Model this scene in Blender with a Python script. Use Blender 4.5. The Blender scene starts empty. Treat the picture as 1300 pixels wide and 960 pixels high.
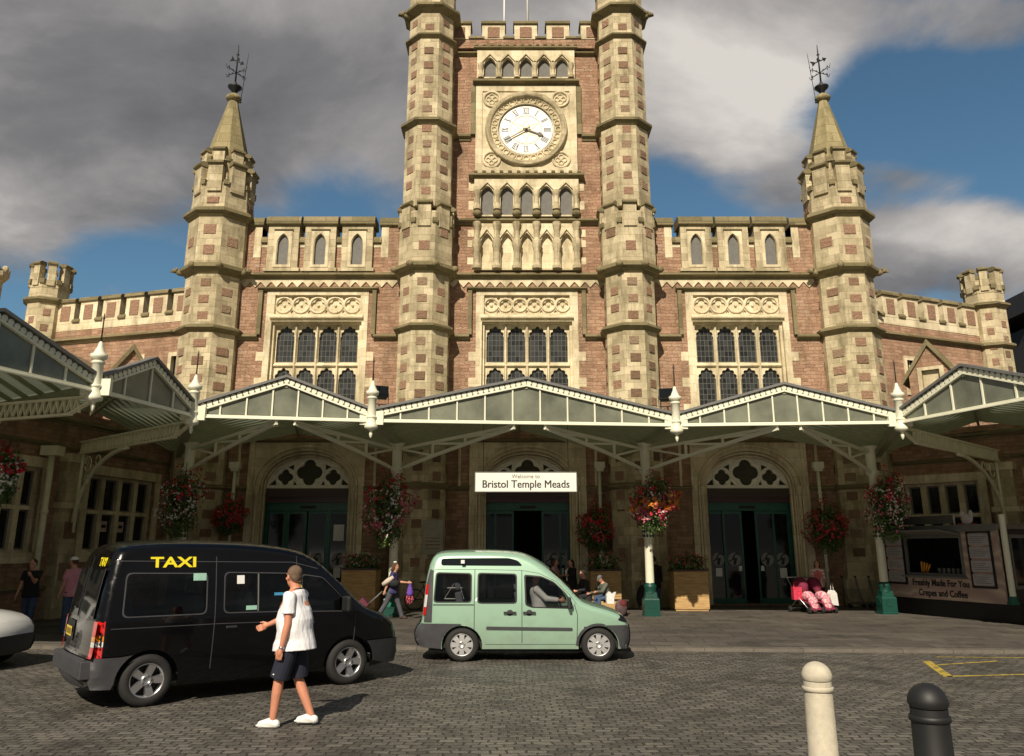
import bpy, bmesh, math, random
from mathutils import Vector, Matrix, noise
from mathutils.geometry import tessellate_polygon
PI=math.pi; R=math.radians
random.seed(7)
sc=bpy.context.scene; COL=sc.collection
# ---------- camera model of the place (metres, camera at origin 2 m up looking +Y) ----------
FOC=1024.; TILT=math.atan(262/1024.); CT=math.cos(TILT); ST=math.sin(TILT); CH=2.0
def at(x,y,Y):
    u=(435-y)/FOC; dy=CT-u*ST; dz=ST+u*CT; k=Y/dy
    return Vector(((x-650)/FOC*k, Y, CH+dz*k))
# ---------- object helpers ----------
def empty(name,loc=(0,0,0),rz=0,label=None,cat=None,group=None):
    o=bpy.data.objects.new(name,None); COL.objects.link(o); o.location=loc; o.rotation_euler=(0,0,rz)
    o.empty_display_size=.2
    tag(o,label,cat,group); return o
def tag(o,label=None,cat=None,group=None,kind=None):
    if label: o['label']=label
    if cat: o['category']=cat
    if group: o['group']=group
    if kind: o['kind']=kind
    return o
def Tm(loc=(0,0,0),rz=0,rx=0,ry=0):
    return Matrix.Translation(loc)@Matrix.Rotation(rz,4,'Z')@Matrix.Rotation(ry,4,'Y')@Matrix.Rotation(rx,4,'X')
class MB:
    def __init__(s,T=None): s.v=[];s.f=[];s.m=[];s.s=[];s.T=T
    def add(s,vs,fs,mi=0,sm=False,T=None):
        n=len(s.v); A=(s.T@T if s.T is not None else T) if T is not None else s.T
        for p in vs:
            p=Vector(p); s.v.append(A@p if A is not None else p)
        for f in fs: s.f.append(tuple(i+n for i in f)); s.m.append(mi); s.s.append(sm)
    def box(s,x0,x1,y0,y1,z0,z1,mi=0,T=None):
        if x0>x1: x0,x1=x1,x0
        s.add([(x0,y0,z0),(x1,y0,z0),(x1,y1,z0),(x0,y1,z0),(x0,y0,z1),(x1,y0,z1),(x1,y1,z1),(x0,y1,z1)],
              [(0,3,2,1),(4,5,6,7),(0,1,5,4),(1,2,6,5),(2,3,7,6),(3,0,4,7)],mi,False,T)
    def plate(s,outer,holes=(),y0=0,y1=.1,mi=0,back=False,T=None,mirror=False):
        # polygon in (x,z), front face at y0 (towards -Y), thickness to y1, holes cut right through
        loops=[list(outer)]+[list(h) for h in holes]
        tri=tessellate_polygon([[Vector((a,b,0)) for a,b in l] for l in loops])
        flat=[p for l in loops for p in l]; n=len(flat)
        vs=[(a,y0,b) for a,b in flat]; fs=[]
        for t in tri:
            a,b,c=[flat[i] for i in t]
            ar=(b[0]-a[0])*(c[1]-a[1])-(b[1]-a[1])*(c[0]-a[0])
            if abs(ar)<1e-10: continue
            fs.append(tuple(t) if ar>0 else tuple(reversed(t)))
        s.add(vs,fs,mi,False,T)
        if back: s.add([(a,y1,b) for a,b in flat],[tuple(reversed(f)) for f in fs],mi,False,T)
        for k,l in enumerate(loops):
            ar=sum(l[i][0]*l[(i+1)%len(l)][1]-l[(i+1)%len(l)][0]*l[i][1] for i in range(len(l)))
            if (ar<0)!=(k>0): l=l[::-1]
            m=len(l); vs=[(a,y0,b) for a,b in l]+[(a,y1,b) for a,b in l]
            s.add(vs,[(i,i+m,(i+1)%m+m,(i+1)%m) for i in range(m)],mi,False,T)
    def prismx(s,prof,x0,x1,mi=0,T=None,sm=False):
        # profile in (y,z) extruded along x
        n=len(prof); vs=[(x0,a,b) for a,b in prof]+[(x1,a,b) for a,b in prof]
        s.add(vs,[(i,(i+1)%n,(i+1)%n+n,i+n) for i in range(n)]+[tuple(range(n-1,-1,-1)),tuple(range(n,2*n))],mi,sm,T)
    def lathe(s,prof,c=(0,0,0),n=16,mi=0,sm=True,rot=0,T=None,cap=True):
        vs=[];fs=[]
        for r,z in prof:
            for k in range(n):
                a=rot+2*PI*k/n; vs.append((c[0]+r*math.cos(a),c[1]+r*math.sin(a),c[2]+z))
        for j in range(len(prof)-1):
            for k in range(n):
                a=j*n+k; b=j*n+(k+1)%n; fs.append((a,b,b+n,a+n))
        s.add(vs,fs,mi,sm,T)
        if cap:
            m=len(prof)-1
            s.add(vs[:n],[tuple(range(n-1,-1,-1))],mi,False,T); s.add(vs[m*n:],[tuple(range(n))],mi,False,T)
    def ring(s,prof,c,n=48,mi=0,sm=True,T=None,axis='y'):
        # closed profile (r, y) revolved round the Y axis through c
        m=len(prof); vs=[];fs=[]
        for k in range(n):
            a=2*PI*k/n
            for r,y in prof: vs.append((c[0]+r*math.sin(a),c[1]+y,c[2]+r*math.cos(a)))
        for k in range(n):
            for j in range(m-1):
                a=k*m+j; b=((k+1)%n)*m+j; fs.append((a,a+1,b+1,b))
        s.add(vs,fs,mi,sm,T)
    def tube(s,pts,rad,n=8,mi=0,sm=True,T=None,cap=True,flat=None):
        # pts list of vectors; rad number or list; flat=(sx,sy) ellipse with fixed frame
        pts=[Vector(p) for p in pts]; N=len(pts)
        if not hasattr(rad,'__len__'): rad=[rad]*N
        vs=[];fs=[]; up=None
        for i,p in enumerate(pts):
            d=(pts[min(i+1,N-1)]-pts[max(i-1,0)]).normalized()
            if up is None:
                up=Vector((0,0,1)) if abs(d.z)<.9 else Vector((0,1,0))
            x=up.cross(d)
            if x.length<1e-4: x=Vector((1,0,0)).cross(d)
            x.normalize(); y=d.cross(x); up=y
            r=rad[i]; rx,ry=(r if hasattr(r,'__len__') else (r,r))
            for k in range(n):
                a=2*PI*k/n; vs.append(p+x*rx*math.cos(a)+y*ry*math.sin(a))
        for j in range(N-1):
            for k in range(n):
                a=j*n+k; b=j*n+(k+1)%n; fs.append((a,b,b+n,a+n))
        if cap: fs.append(tuple(range(n-1,-1,-1))); fs.append(tuple(range((N-1)*n,N*n)))
        s.add(vs,fs,mi,sm,T)
    def bar(s,a,b,w,h,mi=0,T=None):
        # rectangular bar from a to b; w horizontal width, h vertical
        a=Vector(a);b=Vector(b); d=(b-a).normalized(); x=Vector((0,0,1)).cross(d)
        if x.length<1e-3: x=Vector((1,0,0))
        x.normalize(); y=d.cross(x); vs=[]
        for p in (a,b):
            for sx,sy in ((-1,-1),(1,-1),(1,1),(-1,1)): vs.append(p+x*w/2*sx+y*h/2*sy)
        s.add(vs,[(0,3,2,1),(4,5,6,7),(0,1,5,4),(1,2,6,5),(2,3,7,6),(3,0,4,7)],mi,False,T)
    def ball(s,c,r,n=12,m=8,mi=0,T=None):
        rx,ry,rz=(r if hasattr(r,'__len__') else (r,r,r)); vs=[];fs=[]
        for j in range(m+1):
            t=PI*j/m
            for k in range(n):
                a=2*PI*k/n; vs.append((c[0]+rx*math.sin(t)*math.cos(a),c[1]+ry*math.sin(t)*math.sin(a),c[2]-rz*math.cos(t)))
        for j in range(m):
            for k in range(n):
                a=j*n+k;b=j*n+(k+1)%n; fs.append((a,b,b+n,a+n))
        s.add(vs,fs,mi,True,T)
    def build(s,name,mats,parent=None,loc=None,bevel=0,recalc=False,weld=False):
        me=bpy.data.meshes.new(name)
        me.from_pydata([tuple(v) for v in s.v],[],s.f)
        if not hasattr(mats,'__len__'): mats=[mats]
        for m in mats: me.materials.append(m)
        me.polygons.foreach_set('material_index',s.m); me.polygons.foreach_set('use_smooth',s.s)
        uv=me.uv_layers.new(name='UVMap').data
        V=me.vertices
        for p in me.polygons:
            n=p.normal
            if abs(n.z)>.75:
                for li in p.loop_indices:
                    c=V[me.loops[li].vertex_index].co; uv[li].uv=(c.x,c.y)
            else:
                t=Vector((-n.y,n.x,0)); L=t.length
                t=t/L if L>1e-6 else Vector((1,0,0))
                for li in p.loop_indices:
                    c=V[me.loops[li].vertex_index].co; uv[li].uv=(c.x*t.x+c.y*t.y,c.z)
        o=bpy.data.objects.new(name,me); COL.objects.link(o)
        if weld or recalc or bevel:
            bm=bmesh.new(); bm.from_mesh(me)
            if weld: bmesh.ops.remove_doubles(bm,verts=bm.verts,dist=1e-4)
            if recalc: bmesh.ops.recalc_face_normals(bm,faces=bm.faces)
            bm.to_mesh(me); bm.free()
        if bevel:
            b=o.modifiers.new('b','BEVEL'); b.width=bevel; b.segments=2; b.limit_method='ANGLE'
        if parent is not None: o.parent=parent
        if loc is not None: o.location=loc
        return o
def rect(x0,x1,z0,z1): return [(x0,z0),(x1,z0),(x1,z1),(x0,z1)]
def circ(cx,cz,r,n=20,a0=0): return [(cx+r*math.cos(a0+2*PI*k/n),cz+r*math.sin(a0+2*PI*k/n)) for k in range(n)]
def foil(cx,cz,r,k=4,n=44,a0=0,deep=.62):
    # lobed opening: k round lobes meeting in cusps
    out=[]
    d=r*.52; q=r*.48
    for i in range(n):
        a=2*PI*i/n; best=0
        for j in range(k):
            b=a0+2*PI*j/k; cx_=d*math.cos(b); cy_=d*math.sin(b)
            # ray-circle
            dd=cx_*math.cos(a)+cy_*math.sin(a); disc=dd*dd-(d*d-q*q)
            if disc>=0: best=max(best,dd+math.sqrt(disc))
        best=max(best,r*.3); out.append((cx+best*math.cos(a),cz+best*math.sin(a)))
    return out
def lancet(cx,w,z0,zs,z1,n=7):
    # pointed arch opening
    h=w/2; H=z1-zs; Rr=(h*h+H*H)/(2*h) if H>h else h
    pts=[(cx-h,z0),(cx+h,z0),(cx+h,zs)]
    cxr=cx+h-Rr; a1=math.atan2(H,cx-cxr)
    for i in range(1,n+1):
        a=a1*i/n; pts.append((cxr+Rr*math.cos(a),zs+Rr*math.sin(a)*(H/(Rr*math.sin(a1)))))
    for p in list(reversed(pts[3:-1])): pts.append((2*cx-p[0],p[1]))
    pts.append((cx-h,zs)); return pts
def cusped(cx,w,z0,z1):
    # window light with five-foiled head
    h=w/2; zs=z1-w*.62; pts=[(cx-h,z0),(cx+h,z0)]
    n=30
    for i in range(n+1):
        t=i/n; a=PI*t; sc_=.84+.16*abs(math.sin(5*a/1.0*1.0))
        if t<.001 or t>.999: sc_=1
        x=math.cos(a)*h*sc_; z=(math.sin(a)**.9)*(z1-zs)*sc_*(1.0 if abs(t-.5)>.1 else 1.08)
        pts.append((cx+x,zs+z))
    return pts
def circle_arc(c,r,a0,a1,n): return [(c[0]+r*math.cos(a0+(a1-a0)*i/n),c[1]+r*math.sin(a0+(a1-a0)*i/n)) for i in range(n+1)]
def textmesh(name,txt,size,mat,parent,M,ext=.004,off=0,sx=1,shear=0,align='CENTER',space=1):
    cu=bpy.data.curves.new(name,'FONT'); cu.body=txt; cu.size=size; cu.extrude=ext; cu.align_x=align; cu.align_y='CENTER'
    cu.offset=off; cu.shear=shear; cu.space_character=space; cu.resolution_u=3
    t=bpy.data.objects.new(name+'_tmp',cu); COL.objects.link(t)
    dg=bpy.context.evaluated_depsgraph_get(); me=bpy.data.meshes.new_from_object(t.evaluated_get(dg))
    bpy.data.objects.remove(t); bpy.data.curves.remove(cu)
    # text lies in XY: stand it up in XZ facing -Y
    me.transform(M@Matrix.Rotation(PI/2,4,'X')@Matrix.Diagonal((sx,1,1,1)))
    me.materials.clear(); me.materials.append(mat)
    o=bpy.data.objects.new(name,me); COL.objects.link(o)
    if parent is not None: o.parent=parent
    return o
def copy_tree(o,parent=None):
    c=o.copy(); COL.objects.link(c)
    if parent is not None: c.parent=parent
    for ch in list(o.children): copy_tree(ch,c)
    return c
# ---------- materials ----------
class NT:
    def __init__(s,name):
        s.mat=bpy.data.materials.new(name); s.mat.use_nodes=True; s.t=s.mat.node_tree; s.n=s.t.nodes; s.l=s.t.links
        s.b=s.n['Principled BSDF']
    def node(s,typ,**kw):
        n=s.n.new(typ)
        for k,v in kw.items():
            if k in n.inputs.keys(): n.inputs[k].default_value=v
            else: setattr(n,k,v)
        return n
    def link(s,a,b): s.l.new(a,b)
    def noise(s,vec,scale,detail=4,rough=.6):
        n=s.node('ShaderNodeTexNoise'); n.inputs['Scale'].default_value=scale; n.inputs['Detail'].default_value=detail; n.inputs['Roughness'].default_value=rough
        if vec is not None: s.link(vec,n.inputs['Vector'])
        return n.outputs['Fac']
    def ramp(s,fac,stops):
        r=s.node('ShaderNodeValToRGB'); e=r.color_ramp.elements
        while len(e)<len(stops): e.new(.5)
        for i,(p,c) in enumerate(stops): e[i].position=p; e[i].color=(*c,1) if len(c)==3 else c
        s.link(fac,r.inputs['Fac']); return r.outputs['Color']
    def mix(s,fac,a,b,mode='MIX'):
        m=s.node('ShaderNodeMix'); m.data_type='RGBA'; m.blend_type=mode
        for i,v in ((0,fac),(6,a),(7,b)):
            if hasattr(v,'links') or isinstance(v,bpy.types.NodeSocket): s.link(v,m.inputs[i])
            else: m.inputs[i].default_value=v if i==0 else (*v,1)
        return m.outputs[2]
    def math(s,op,a,b=0,clamp=False):
        m=s.node('ShaderNodeMath'); m.operation=op; m.use_clamp=clamp
        for i,v in ((0,a),(1,b)):
            if isinstance(v,bpy.types.NodeSocket): s.link(v,m.inputs[i])
            else: m.inputs[i].default_value=v
        return m.outputs[0]
    def bump(s,h,strength=.5,dist=.02):
        b=s.node('ShaderNodeBump'); b.inputs['Strength'].default_value=strength; b.inputs['Distance'].default_value=dist
        s.link(h,b.inputs['Height']); s.link(b.outputs[0],s.b.inputs['Normal'])
    def coord(s,which='UV',scale=None):
        tc=s.node('ShaderNodeTexCoord'); o=tc.outputs[which]
        if scale:
            m=s.node('ShaderNodeMapping'); m.inputs['Scale'].default_value=scale; s.link(o,m.inputs[0]); o=m.outputs[0]
        return o
def plain(name,col,rough=.6,metal=0,var=.12,scale=6,coat=0,bump=0,spec=.5):
    t=NT(name); v=t.coord('Object'); f=t.noise(v,scale)
    lo=tuple(max(0,c*(1-var)) for c in col); hi=tuple(min(1,c*(1+var)) for c in col)
    t.link(t.ramp(f,[(.3,lo),(.7,hi)]),t.b.inputs['Base Color'])
    t.b.inputs['Roughness'].default_value=rough; t.b.inputs['Metallic'].default_value=metal
    t.b.inputs['Coat Weight'].default_value=coat; t.b.inputs['Specular IOR Level'].default_value=spec
    if bump: t.bump(t.noise(v,scale*6),bump,.01)
    return t.mat
def brickmat(name,cols,mortar,bw,bh,ms=.012,bump=.8,bd=.03,nscale=9,offset=.5,weather=None,rough=.9,squash=1,distort=.03,bw_=.42):
    t=NT(name); uv=t.coord('UV')
    # slight wobble so that courses are not ruled lines
    nz=t.node('ShaderNodeTexNoise'); nz.inputs['Scale'].default_value=2.2; t.link(uv,nz.inputs['Vector'])
    vm=t.node('ShaderNodeVectorMath'); vm.operation='MULTIPLY_ADD'; t.link(nz.outputs['Color'],vm.inputs[0]); vm.inputs[1].default_value=(distort,distort,0); t.link(uv,vm.inputs[2])
    b=t.node('ShaderNodeTexBrick'); t.link(vm.outputs[0],b.inputs['Vector'])
    b.offset=offset; b.squash=squash; b.squash_frequency=3
    b.inputs['Scale'].default_value=1; b.inputs['Brick Width'].default_value=bw; b.inputs['Row Height'].default_value=bh
    b.inputs['Mortar Size'].default_value=ms; b.inputs['Mortar Smooth'].default_value=.3; b.inputs['Bias'].default_value=0
    b.inputs['Color1'].default_value=(0,0,0,1); b.inputs['Color2'].default_value=(1,1,1,1); b.inputs['Mortar'].default_value=(.5,.5,.5,1)
    sep=t.node('ShaderNodeSeparateColor'); t.link(b.outputs['Color'],sep.inputs[0])
    n1=t.noise(uv,nscale,6,.65); n2=t.noise(uv,.5,3)
    f=t.math('ADD',t.math('MULTIPLY',sep.outputs[0],bw_),t.math('MULTIPLY',n1,1-bw_))
    f=t.math('ADD',f,t.math('MULTIPLY',t.math('SUBTRACT',n2,.5),.5),True)
    c=t.ramp(f,[(i/(len(cols)-1)*.8+.1,q) for i,q in enumerate(cols)])
    c=t.mix(b.outputs['Fac'],c,mortar)
    if weather:
        w=t.noise(t.coord('UV',(1.2,.35,1)),1.3,5,.7); c=t.mix(t.math('MULTIPLY',t.ramp(w,[(.47,(0,0,0)),(.68,(1,1,1))]),weather[1]),c,weather[0]); w=t.noise(t.coord('Object',(1,1,.8)),.55,6,.75); c=t.mix(t.math('MULTIPLY',t.ramp(w,[(.48,(0,0,0)),(.70,(1,1,1))]),weather[1]*.6),c,weather[0])
    t.link(c,t.b.inputs['Base Color']); t.b.inputs['Roughness'].default_value=rough; t.b.inputs['Specular IOR Level'].default_value=.25
    n3=t.noise(t.coord('UV',(1,2.2,1)),nscale*1.4,8,.7)
    h=t.math('SUBTRACT',t.math('MULTIPLY',n3,1.3),t.math('MULTIPLY',b.outputs['Fac'],1.0))
    t.bump(h,bump,bd)
    return t.mat
M={}
M['rubble']=brickmat('rubble',[(.36,.20,.125),(.62,.365,.235),(.78,.49,.325),(.76,.57,.39)],(.50,.32,.21),.40,.14,.008,bump=1,bd=.12,nscale=10,weather=((.27,.19,.12),.6),distort=.12,squash=.7)
M['rubble_patch']=brickmat('rubble_patch',[(.24,.15,.10),(.34,.21,.135),(.46,.30,.19)],(.24,.16,.1),.9,.6,.004,bump=1,bd=.08)
M['cream']=brickmat('cream',[(.50,.42,.27),(.68,.585,.39),(.79,.69,.48),(.85,.76,.54)],(.52,.42,.25),.62,.36,.005,bump=.45,bd=.015,nscale=5,weather=((.27,.225,.125),.75))
M['weathered']=brickmat('weathered',[(.10,.085,.045),(.17,.145,.075),(.24,.20,.11),(.32,.26,.15)],(.10,.085,.05),1.1,.5,.006,bump=.6,bd=.02,nscale=6)
M['spire']=brickmat('spire',[(.20,.17,.085),(.29,.24,.125),(.36,.30,.16),(.40,.34,.19)],(.18,.15,.08),.8,.45,.008,bump=.6,bd=.02,nscale=7,weather=((.13,.12,.06),.7))
M['turret']=brickmat('turret',[(.30,.25,.155),(.47,.395,.25),(.62,.53,.345),(.76,.66,.45)],(.36,.29,.17),.5,.31,.006,bump=.6,bd=.02,nscale=5,weather=((.20,.17,.095),.85))
M['louvre']=plain('louvre',(.16,.155,.14),.8)
def patchmat():
    t=NT('rough_patch'); g=t.node('ShaderNodeNewGeometry'); uv=t.coord('UV'); n=t.noise(uv,9,7,.7)
    f=t.math('ADD',t.math('MULTIPLY',g.outputs['Random Per Island'],.65),t.math('MULTIPLY',n,.4),True)
    t.link(t.ramp(f,[(.1,(.15,.10,.062)),(.35,(.27,.165,.10)),(.6,(.38,.225,.145)),(.8,(.33,.235,.15)),(1,(.46,.28,.19))]),t.b.inputs['Base Color']); t.b.inputs['Roughness'].default_value=.9
    t.bump(n,1,.12); return t.mat
M['rubble_patch']=patchmat()
def glassmat(name,col=(.012,.014,.015),rough=.08,lead=None):
    t=NT(name)
    if lead:
        uv=t.coord('UV'); b=t.node('ShaderNodeTexBrick'); t.link(uv,b.inputs['Vector']); b.offset=0
        b.inputs['Scale'].default_value=1; b.inputs['Brick Width'].default_value=lead[0]; b.inputs['Row Height'].default_value=lead[1]; b.inputs['Mortar Size'].default_value=lead[2]; b.inputs['Mortar Smooth'].default_value=0
        b.inputs['Color1'].default_value=(*[c*.6 for c in col],1); b.inputs['Color2'].default_value=(*[c*2.2 for c in col],1); b.inputs['Mortar'].default_value=(.10,.10,.085,1)
        t.link(b.outputs['Color'],t.b.inputs['Base Color'])
        n=t.node('ShaderNodeMath'); n.operation='MULTIPLY_ADD'; t.link(b.outputs['Fac'],n.inputs[0]); n.inputs[1].default_value=.6; n.inputs[2].default_value=rough; t.link(n.outputs[0],t.b.inputs['Roughness'])
        t.bump(t.noise(uv,5,2),.06,.01)
    else:
        t.b.inputs['Base Color'].default_value=(*col,1); t.b.inputs['Roughness'].default_value=rough
    t.b.inputs['Specular IOR Level'].default_value=.5
    return t.mat
M['leaded']=glassmat('leaded',(.02,.022,.022),.25,(.155,.22,.010))
M['dark_glass']=glassmat('dark_glass',(.008,.010,.011),.06)
M['canopy_glass']=plain('canopy_glass',(.165,.175,.13),.28,var=.38,scale=1.1)
M['paint_cream']=plain('paint_cream',(.78,.77,.60),.42,var=.05,scale=3)
M['paint_iron']=plain('paint_iron',(.74,.71,.50),.5,var=.1,scale=4)
M['roof_under']=plain('roof_under',(.22,.24,.17),.6,var=.15,scale=1.2)
def translucent(mat,col,f):
    nt=mat.node_tree; b=nt.nodes['Principled BSDF']; o=[n for n in nt.nodes if n.type=='OUTPUT_MATERIAL'][0]
    t=nt.nodes.new('ShaderNodeBsdfTranslucent'); t.inputs[0].default_value=(*col,1); m=nt.nodes.new('ShaderNodeMixShader'); m.inputs[0].default_value=f
    nt.links.new(b.outputs[0],m.inputs[1]); nt.links.new(t.outputs[0],m.inputs[2]); nt.links.new(m.outputs[0],o.inputs[0])
translucent(M['roof_under'],(.34,.38,.27),.24); M['rib']=plain('rib',(.30,.31,.20),.6); M['roof_top']=M['roof_under']
M['roof_top']=plain('roof_top',(.10,.11,.10),.6,var=.2,scale=1)
M['green_paint']=plain('green_paint',(.010,.105,.072),.38,var=.15)
M['green_dark']=plain('green_dark',(.006,.055,.04),.4,var=.1)
M['brown']=plain('brown',(.055,.03,.022),.5)
M['iron']=plain('iron',(.012,.012,.012),.55)
M['white']=plain('white',(.78,.78,.74),.5,var=.04)
M['black']=plain('black',(.01,.01,.01),.6)
M['dark']=plain('dark',(.006,.006,.006),.9)
M['lead']=plain('lead',(.15,.15,.14),.6)
M['sign_white']=plain('sign_white',(.80,.80,.72),.5,var=.03)
M['ink']=plain('ink',(.012,.012,.012),.6)
M['gold']=plain('gold',(.65,.42,.08),.35,metal=.6)
M['tympanum']=plain('tympanum',(.84,.81,.68),.75,var=.1,bump=.2)
M['olive']=plain('olive',(.06,.06,.035),.8)
M['sticker']=plain('sticker',(.25,.25,.24),.6)
# =============== STATION BUILDING ===============
XC=.6; W=31.0
bld=empty('station_building',(XC,W,0),0,'gothic pink and cream stone railway station with central clock tower, battlements and two spires','building')
# local building coordinates: u = X-XC, v = Y-W (front of main wall at 0), z
def part(mb,name,mats,parent=bld,**k): return mb.build(name,mats,parent,**k)
ST_=[M['rubble'],M['cream'],M['weathered'],M['turret'],M['rubble_patch'],M['louvre']]
RU,CR,WE,TU,PA,LO=range(6)
def string(mb,x0,x1,z0,z1,out,y=0,mi=WE,depth=.3):
    # moulded string course: profile in (y,z)
    h=z1-z0
    mb.prismx([(y+depth,z0),(y-out*.25,z0),(y-out*.45,z0+h*.3),(y-out,z0+h*.45),(y-out,z0+h*.72),(y-out*.1,z1),(y+depth,z1)],x0,x1,mi)
# ---- main wall with openings
wall=MB()
SC=8.4
openings=[]
for c in (-SC,0,SC):
    openings.append(rect(c-2.0,c+2.0,7.0,12.03)); 
    openings.append(rect(c-1.95,c+1.95,.02,5.95))
wall.plate(rect(-12.2,12.2,0.0,12.9),openings,0,.6,RU)
part(wall,'wall',ST_)
# body of the building behind (roofs, never flush with the front)
core=MB(); core.box(-11.9,11.9,.9,13,6.2,12.6,RU); core.box(-11.9,11.9,5.0,13,0,6.2,RU); core.box(-3.6,3.6,.62,7.4,12.6,23.4,RU)
part(core,'rear_block',ST_)
# ---- great windows
def quat_panel(mb,x0,x1,z0,z1,n,y):
    w=(x1-x0)/n; h=z1-z0; holes=[]
    for i in range(n):
        cx=x0+w*(i+.5); cz=(z0+z1)/2
        holes.append(foil(cx,cz,min(w,h)*.40,4,40,PI/4*0))
    for i in range(n-1):
        cx=x0+w*(i+1)
        for s in (1,-1):
            cz=(z0+z1)/2+s*h*.36
            holes.append([(cx-.07,cz),(cx,cz-.10*s),(cx+.07,cz),(cx,cz+.08*s)])
    mb.plate(rect(x0,x1,z0,z1),holes,y,y+.08,CR)
    mb.box(x0,x1,y+.08,y+.12,z0,z1,CR)
    for i in range(n):
        cx=x0+w*(i+.5); cz=(z0+z1)/2; r=min(w,h)*.47
        pr=[(r-.03,0),(r-.035,-.035),(r,-.05),(r+.035,-.035),(r+.03,0)]
        mb.ring(pr,(cx,y,cz),24,CR)
        mb.ball((cx,y+.05,cz),(.06,.05,.06),8,6,CR)
def great_window(c,big):
    f=MB()
    f.plate(rect(c-2.04,c+2.04,7.0,12.06),[rect(c-1.8,c+1.8,7.22,10.80),rect(c-1.72,c+1.72,11.1,11.9)],-.04,.42,CR)
    quat_panel(f,c-1.72,c+1.72,11.1,11.9,5 if not big else 6,.08)
    # moulded inner frame
    f.plate(rect(c-1.8,c+1.8,7.22,10.80),[rect(c-1.70,c+1.70,7.32,10.74)],.12,.40,CR)
    f.prismx([(-.04,10.86),(-.16,10.92),(-.16,10.98),(-.04,11.06)],c-1.85,c+1.85,CR)
    # sloping sill
    f.prismx([(-.14,6.96),(-.14,7.04),(.3,7.3),(.5,7.3),(.5,6.96)],c-1.98,c+1.98,WE)
    holes=[]; pitch=3.4/4
    for i in range(4):
        x=c-1.7+pitch*(i+.5)
        holes.append(cusped(x,.70,9.19,10.66)); holes.append(cusped(x,.70,7.36,8.94))
    f.plate(rect(c-1.7,c+1.7,7.32,10.74),holes,.30,.42,CR)
    for i in range(5):   # mullions, proud
        x=c-1.7+pitch*i; f.prismx([(.30,7.3),(.30,7.3)],x,x,CR) if 0 else None
        if 0<i<4: f.add([(x-.07,.298,7.33),(x-.02,.18,7.33),(x+.02,.18,7.33),(x+.07,.298,7.33),(x-.07,.298,10.70),(x-.02,.18,10.70),(x+.02,.18,10.70),(x+.07,.298,10.70)],[(0,1,5,4),(1,2,6,5),(2,3,7,6)],CR)
    f.add([(c-1.69,.297,9.0),(c-1.69,.20,9.04),(c-1.69,.20,9.08),(c-1.69,.297,9.15),(c+1.69,.297,9.0),(c+1.69,.20,9.04),(c+1.69,.20,9.08),(c+1.69,.297,9.15)],[(0,4,5,1),(1,5,6,2),(2,6,7,3)],CR)
    # long-and-short quoins beside the opening
    for i in range(9):
        z=7.1+i*.36*1.45; 
        if i%2==0 and z<10.1:
            for s in (-1,1): f.box(c+s*2.04,c+s*2.32,-.015,.1,z,z+.36,CR)
    # hood mould
    for s in (-1,1): f.box(c+s*2.2,c+s*2.36,-.14,.05,10.24,12.07,WE)
    string(f,c-2.42,c+2.42,12.06,12.24,.2)
    o=part(f,'window',ST_)
    g=MB(); 
    g.add([(c-1.7,.40,7.32),(c+1.7,.40,7.32),(c+1.7,.40,10.74),(c-1.7,.40,10.74)],[(0,1,2,3)])
    part(g,'pane',[M['leaded']],o)
for c in (-SC,0,SC): great_window(c,c==0)
# ---- string courses of main wall
tr=MB()
segs=[(-11.6,-SC-2.3),(-SC+2.3,-5.0),(-3.2,-2.3),(2.3,3.2),(5.0,SC-2.3),(SC+2.3,11.6)]
for a,b in segs: string(tr,a,b,10.02,10.28,.2)
for a,b in ((-11.6,-4.8),(-3.2,3.2),(4.8,11.6)):
    string(tr,a,b,12.56,12.86,.26)
    tr.box(a,b,-.05,.05,12.44,12.56,CR)
    n=int((b-a)/.42); w=(b-a)/n
    for i in range(n):
        x=a+w*i; tr.plate([(x+.02,12.44),(x+w*.5,12.22),(x+w-.02,12.44)],(),-.055,.02,CR)
part(tr,'string_course',ST_)
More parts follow.
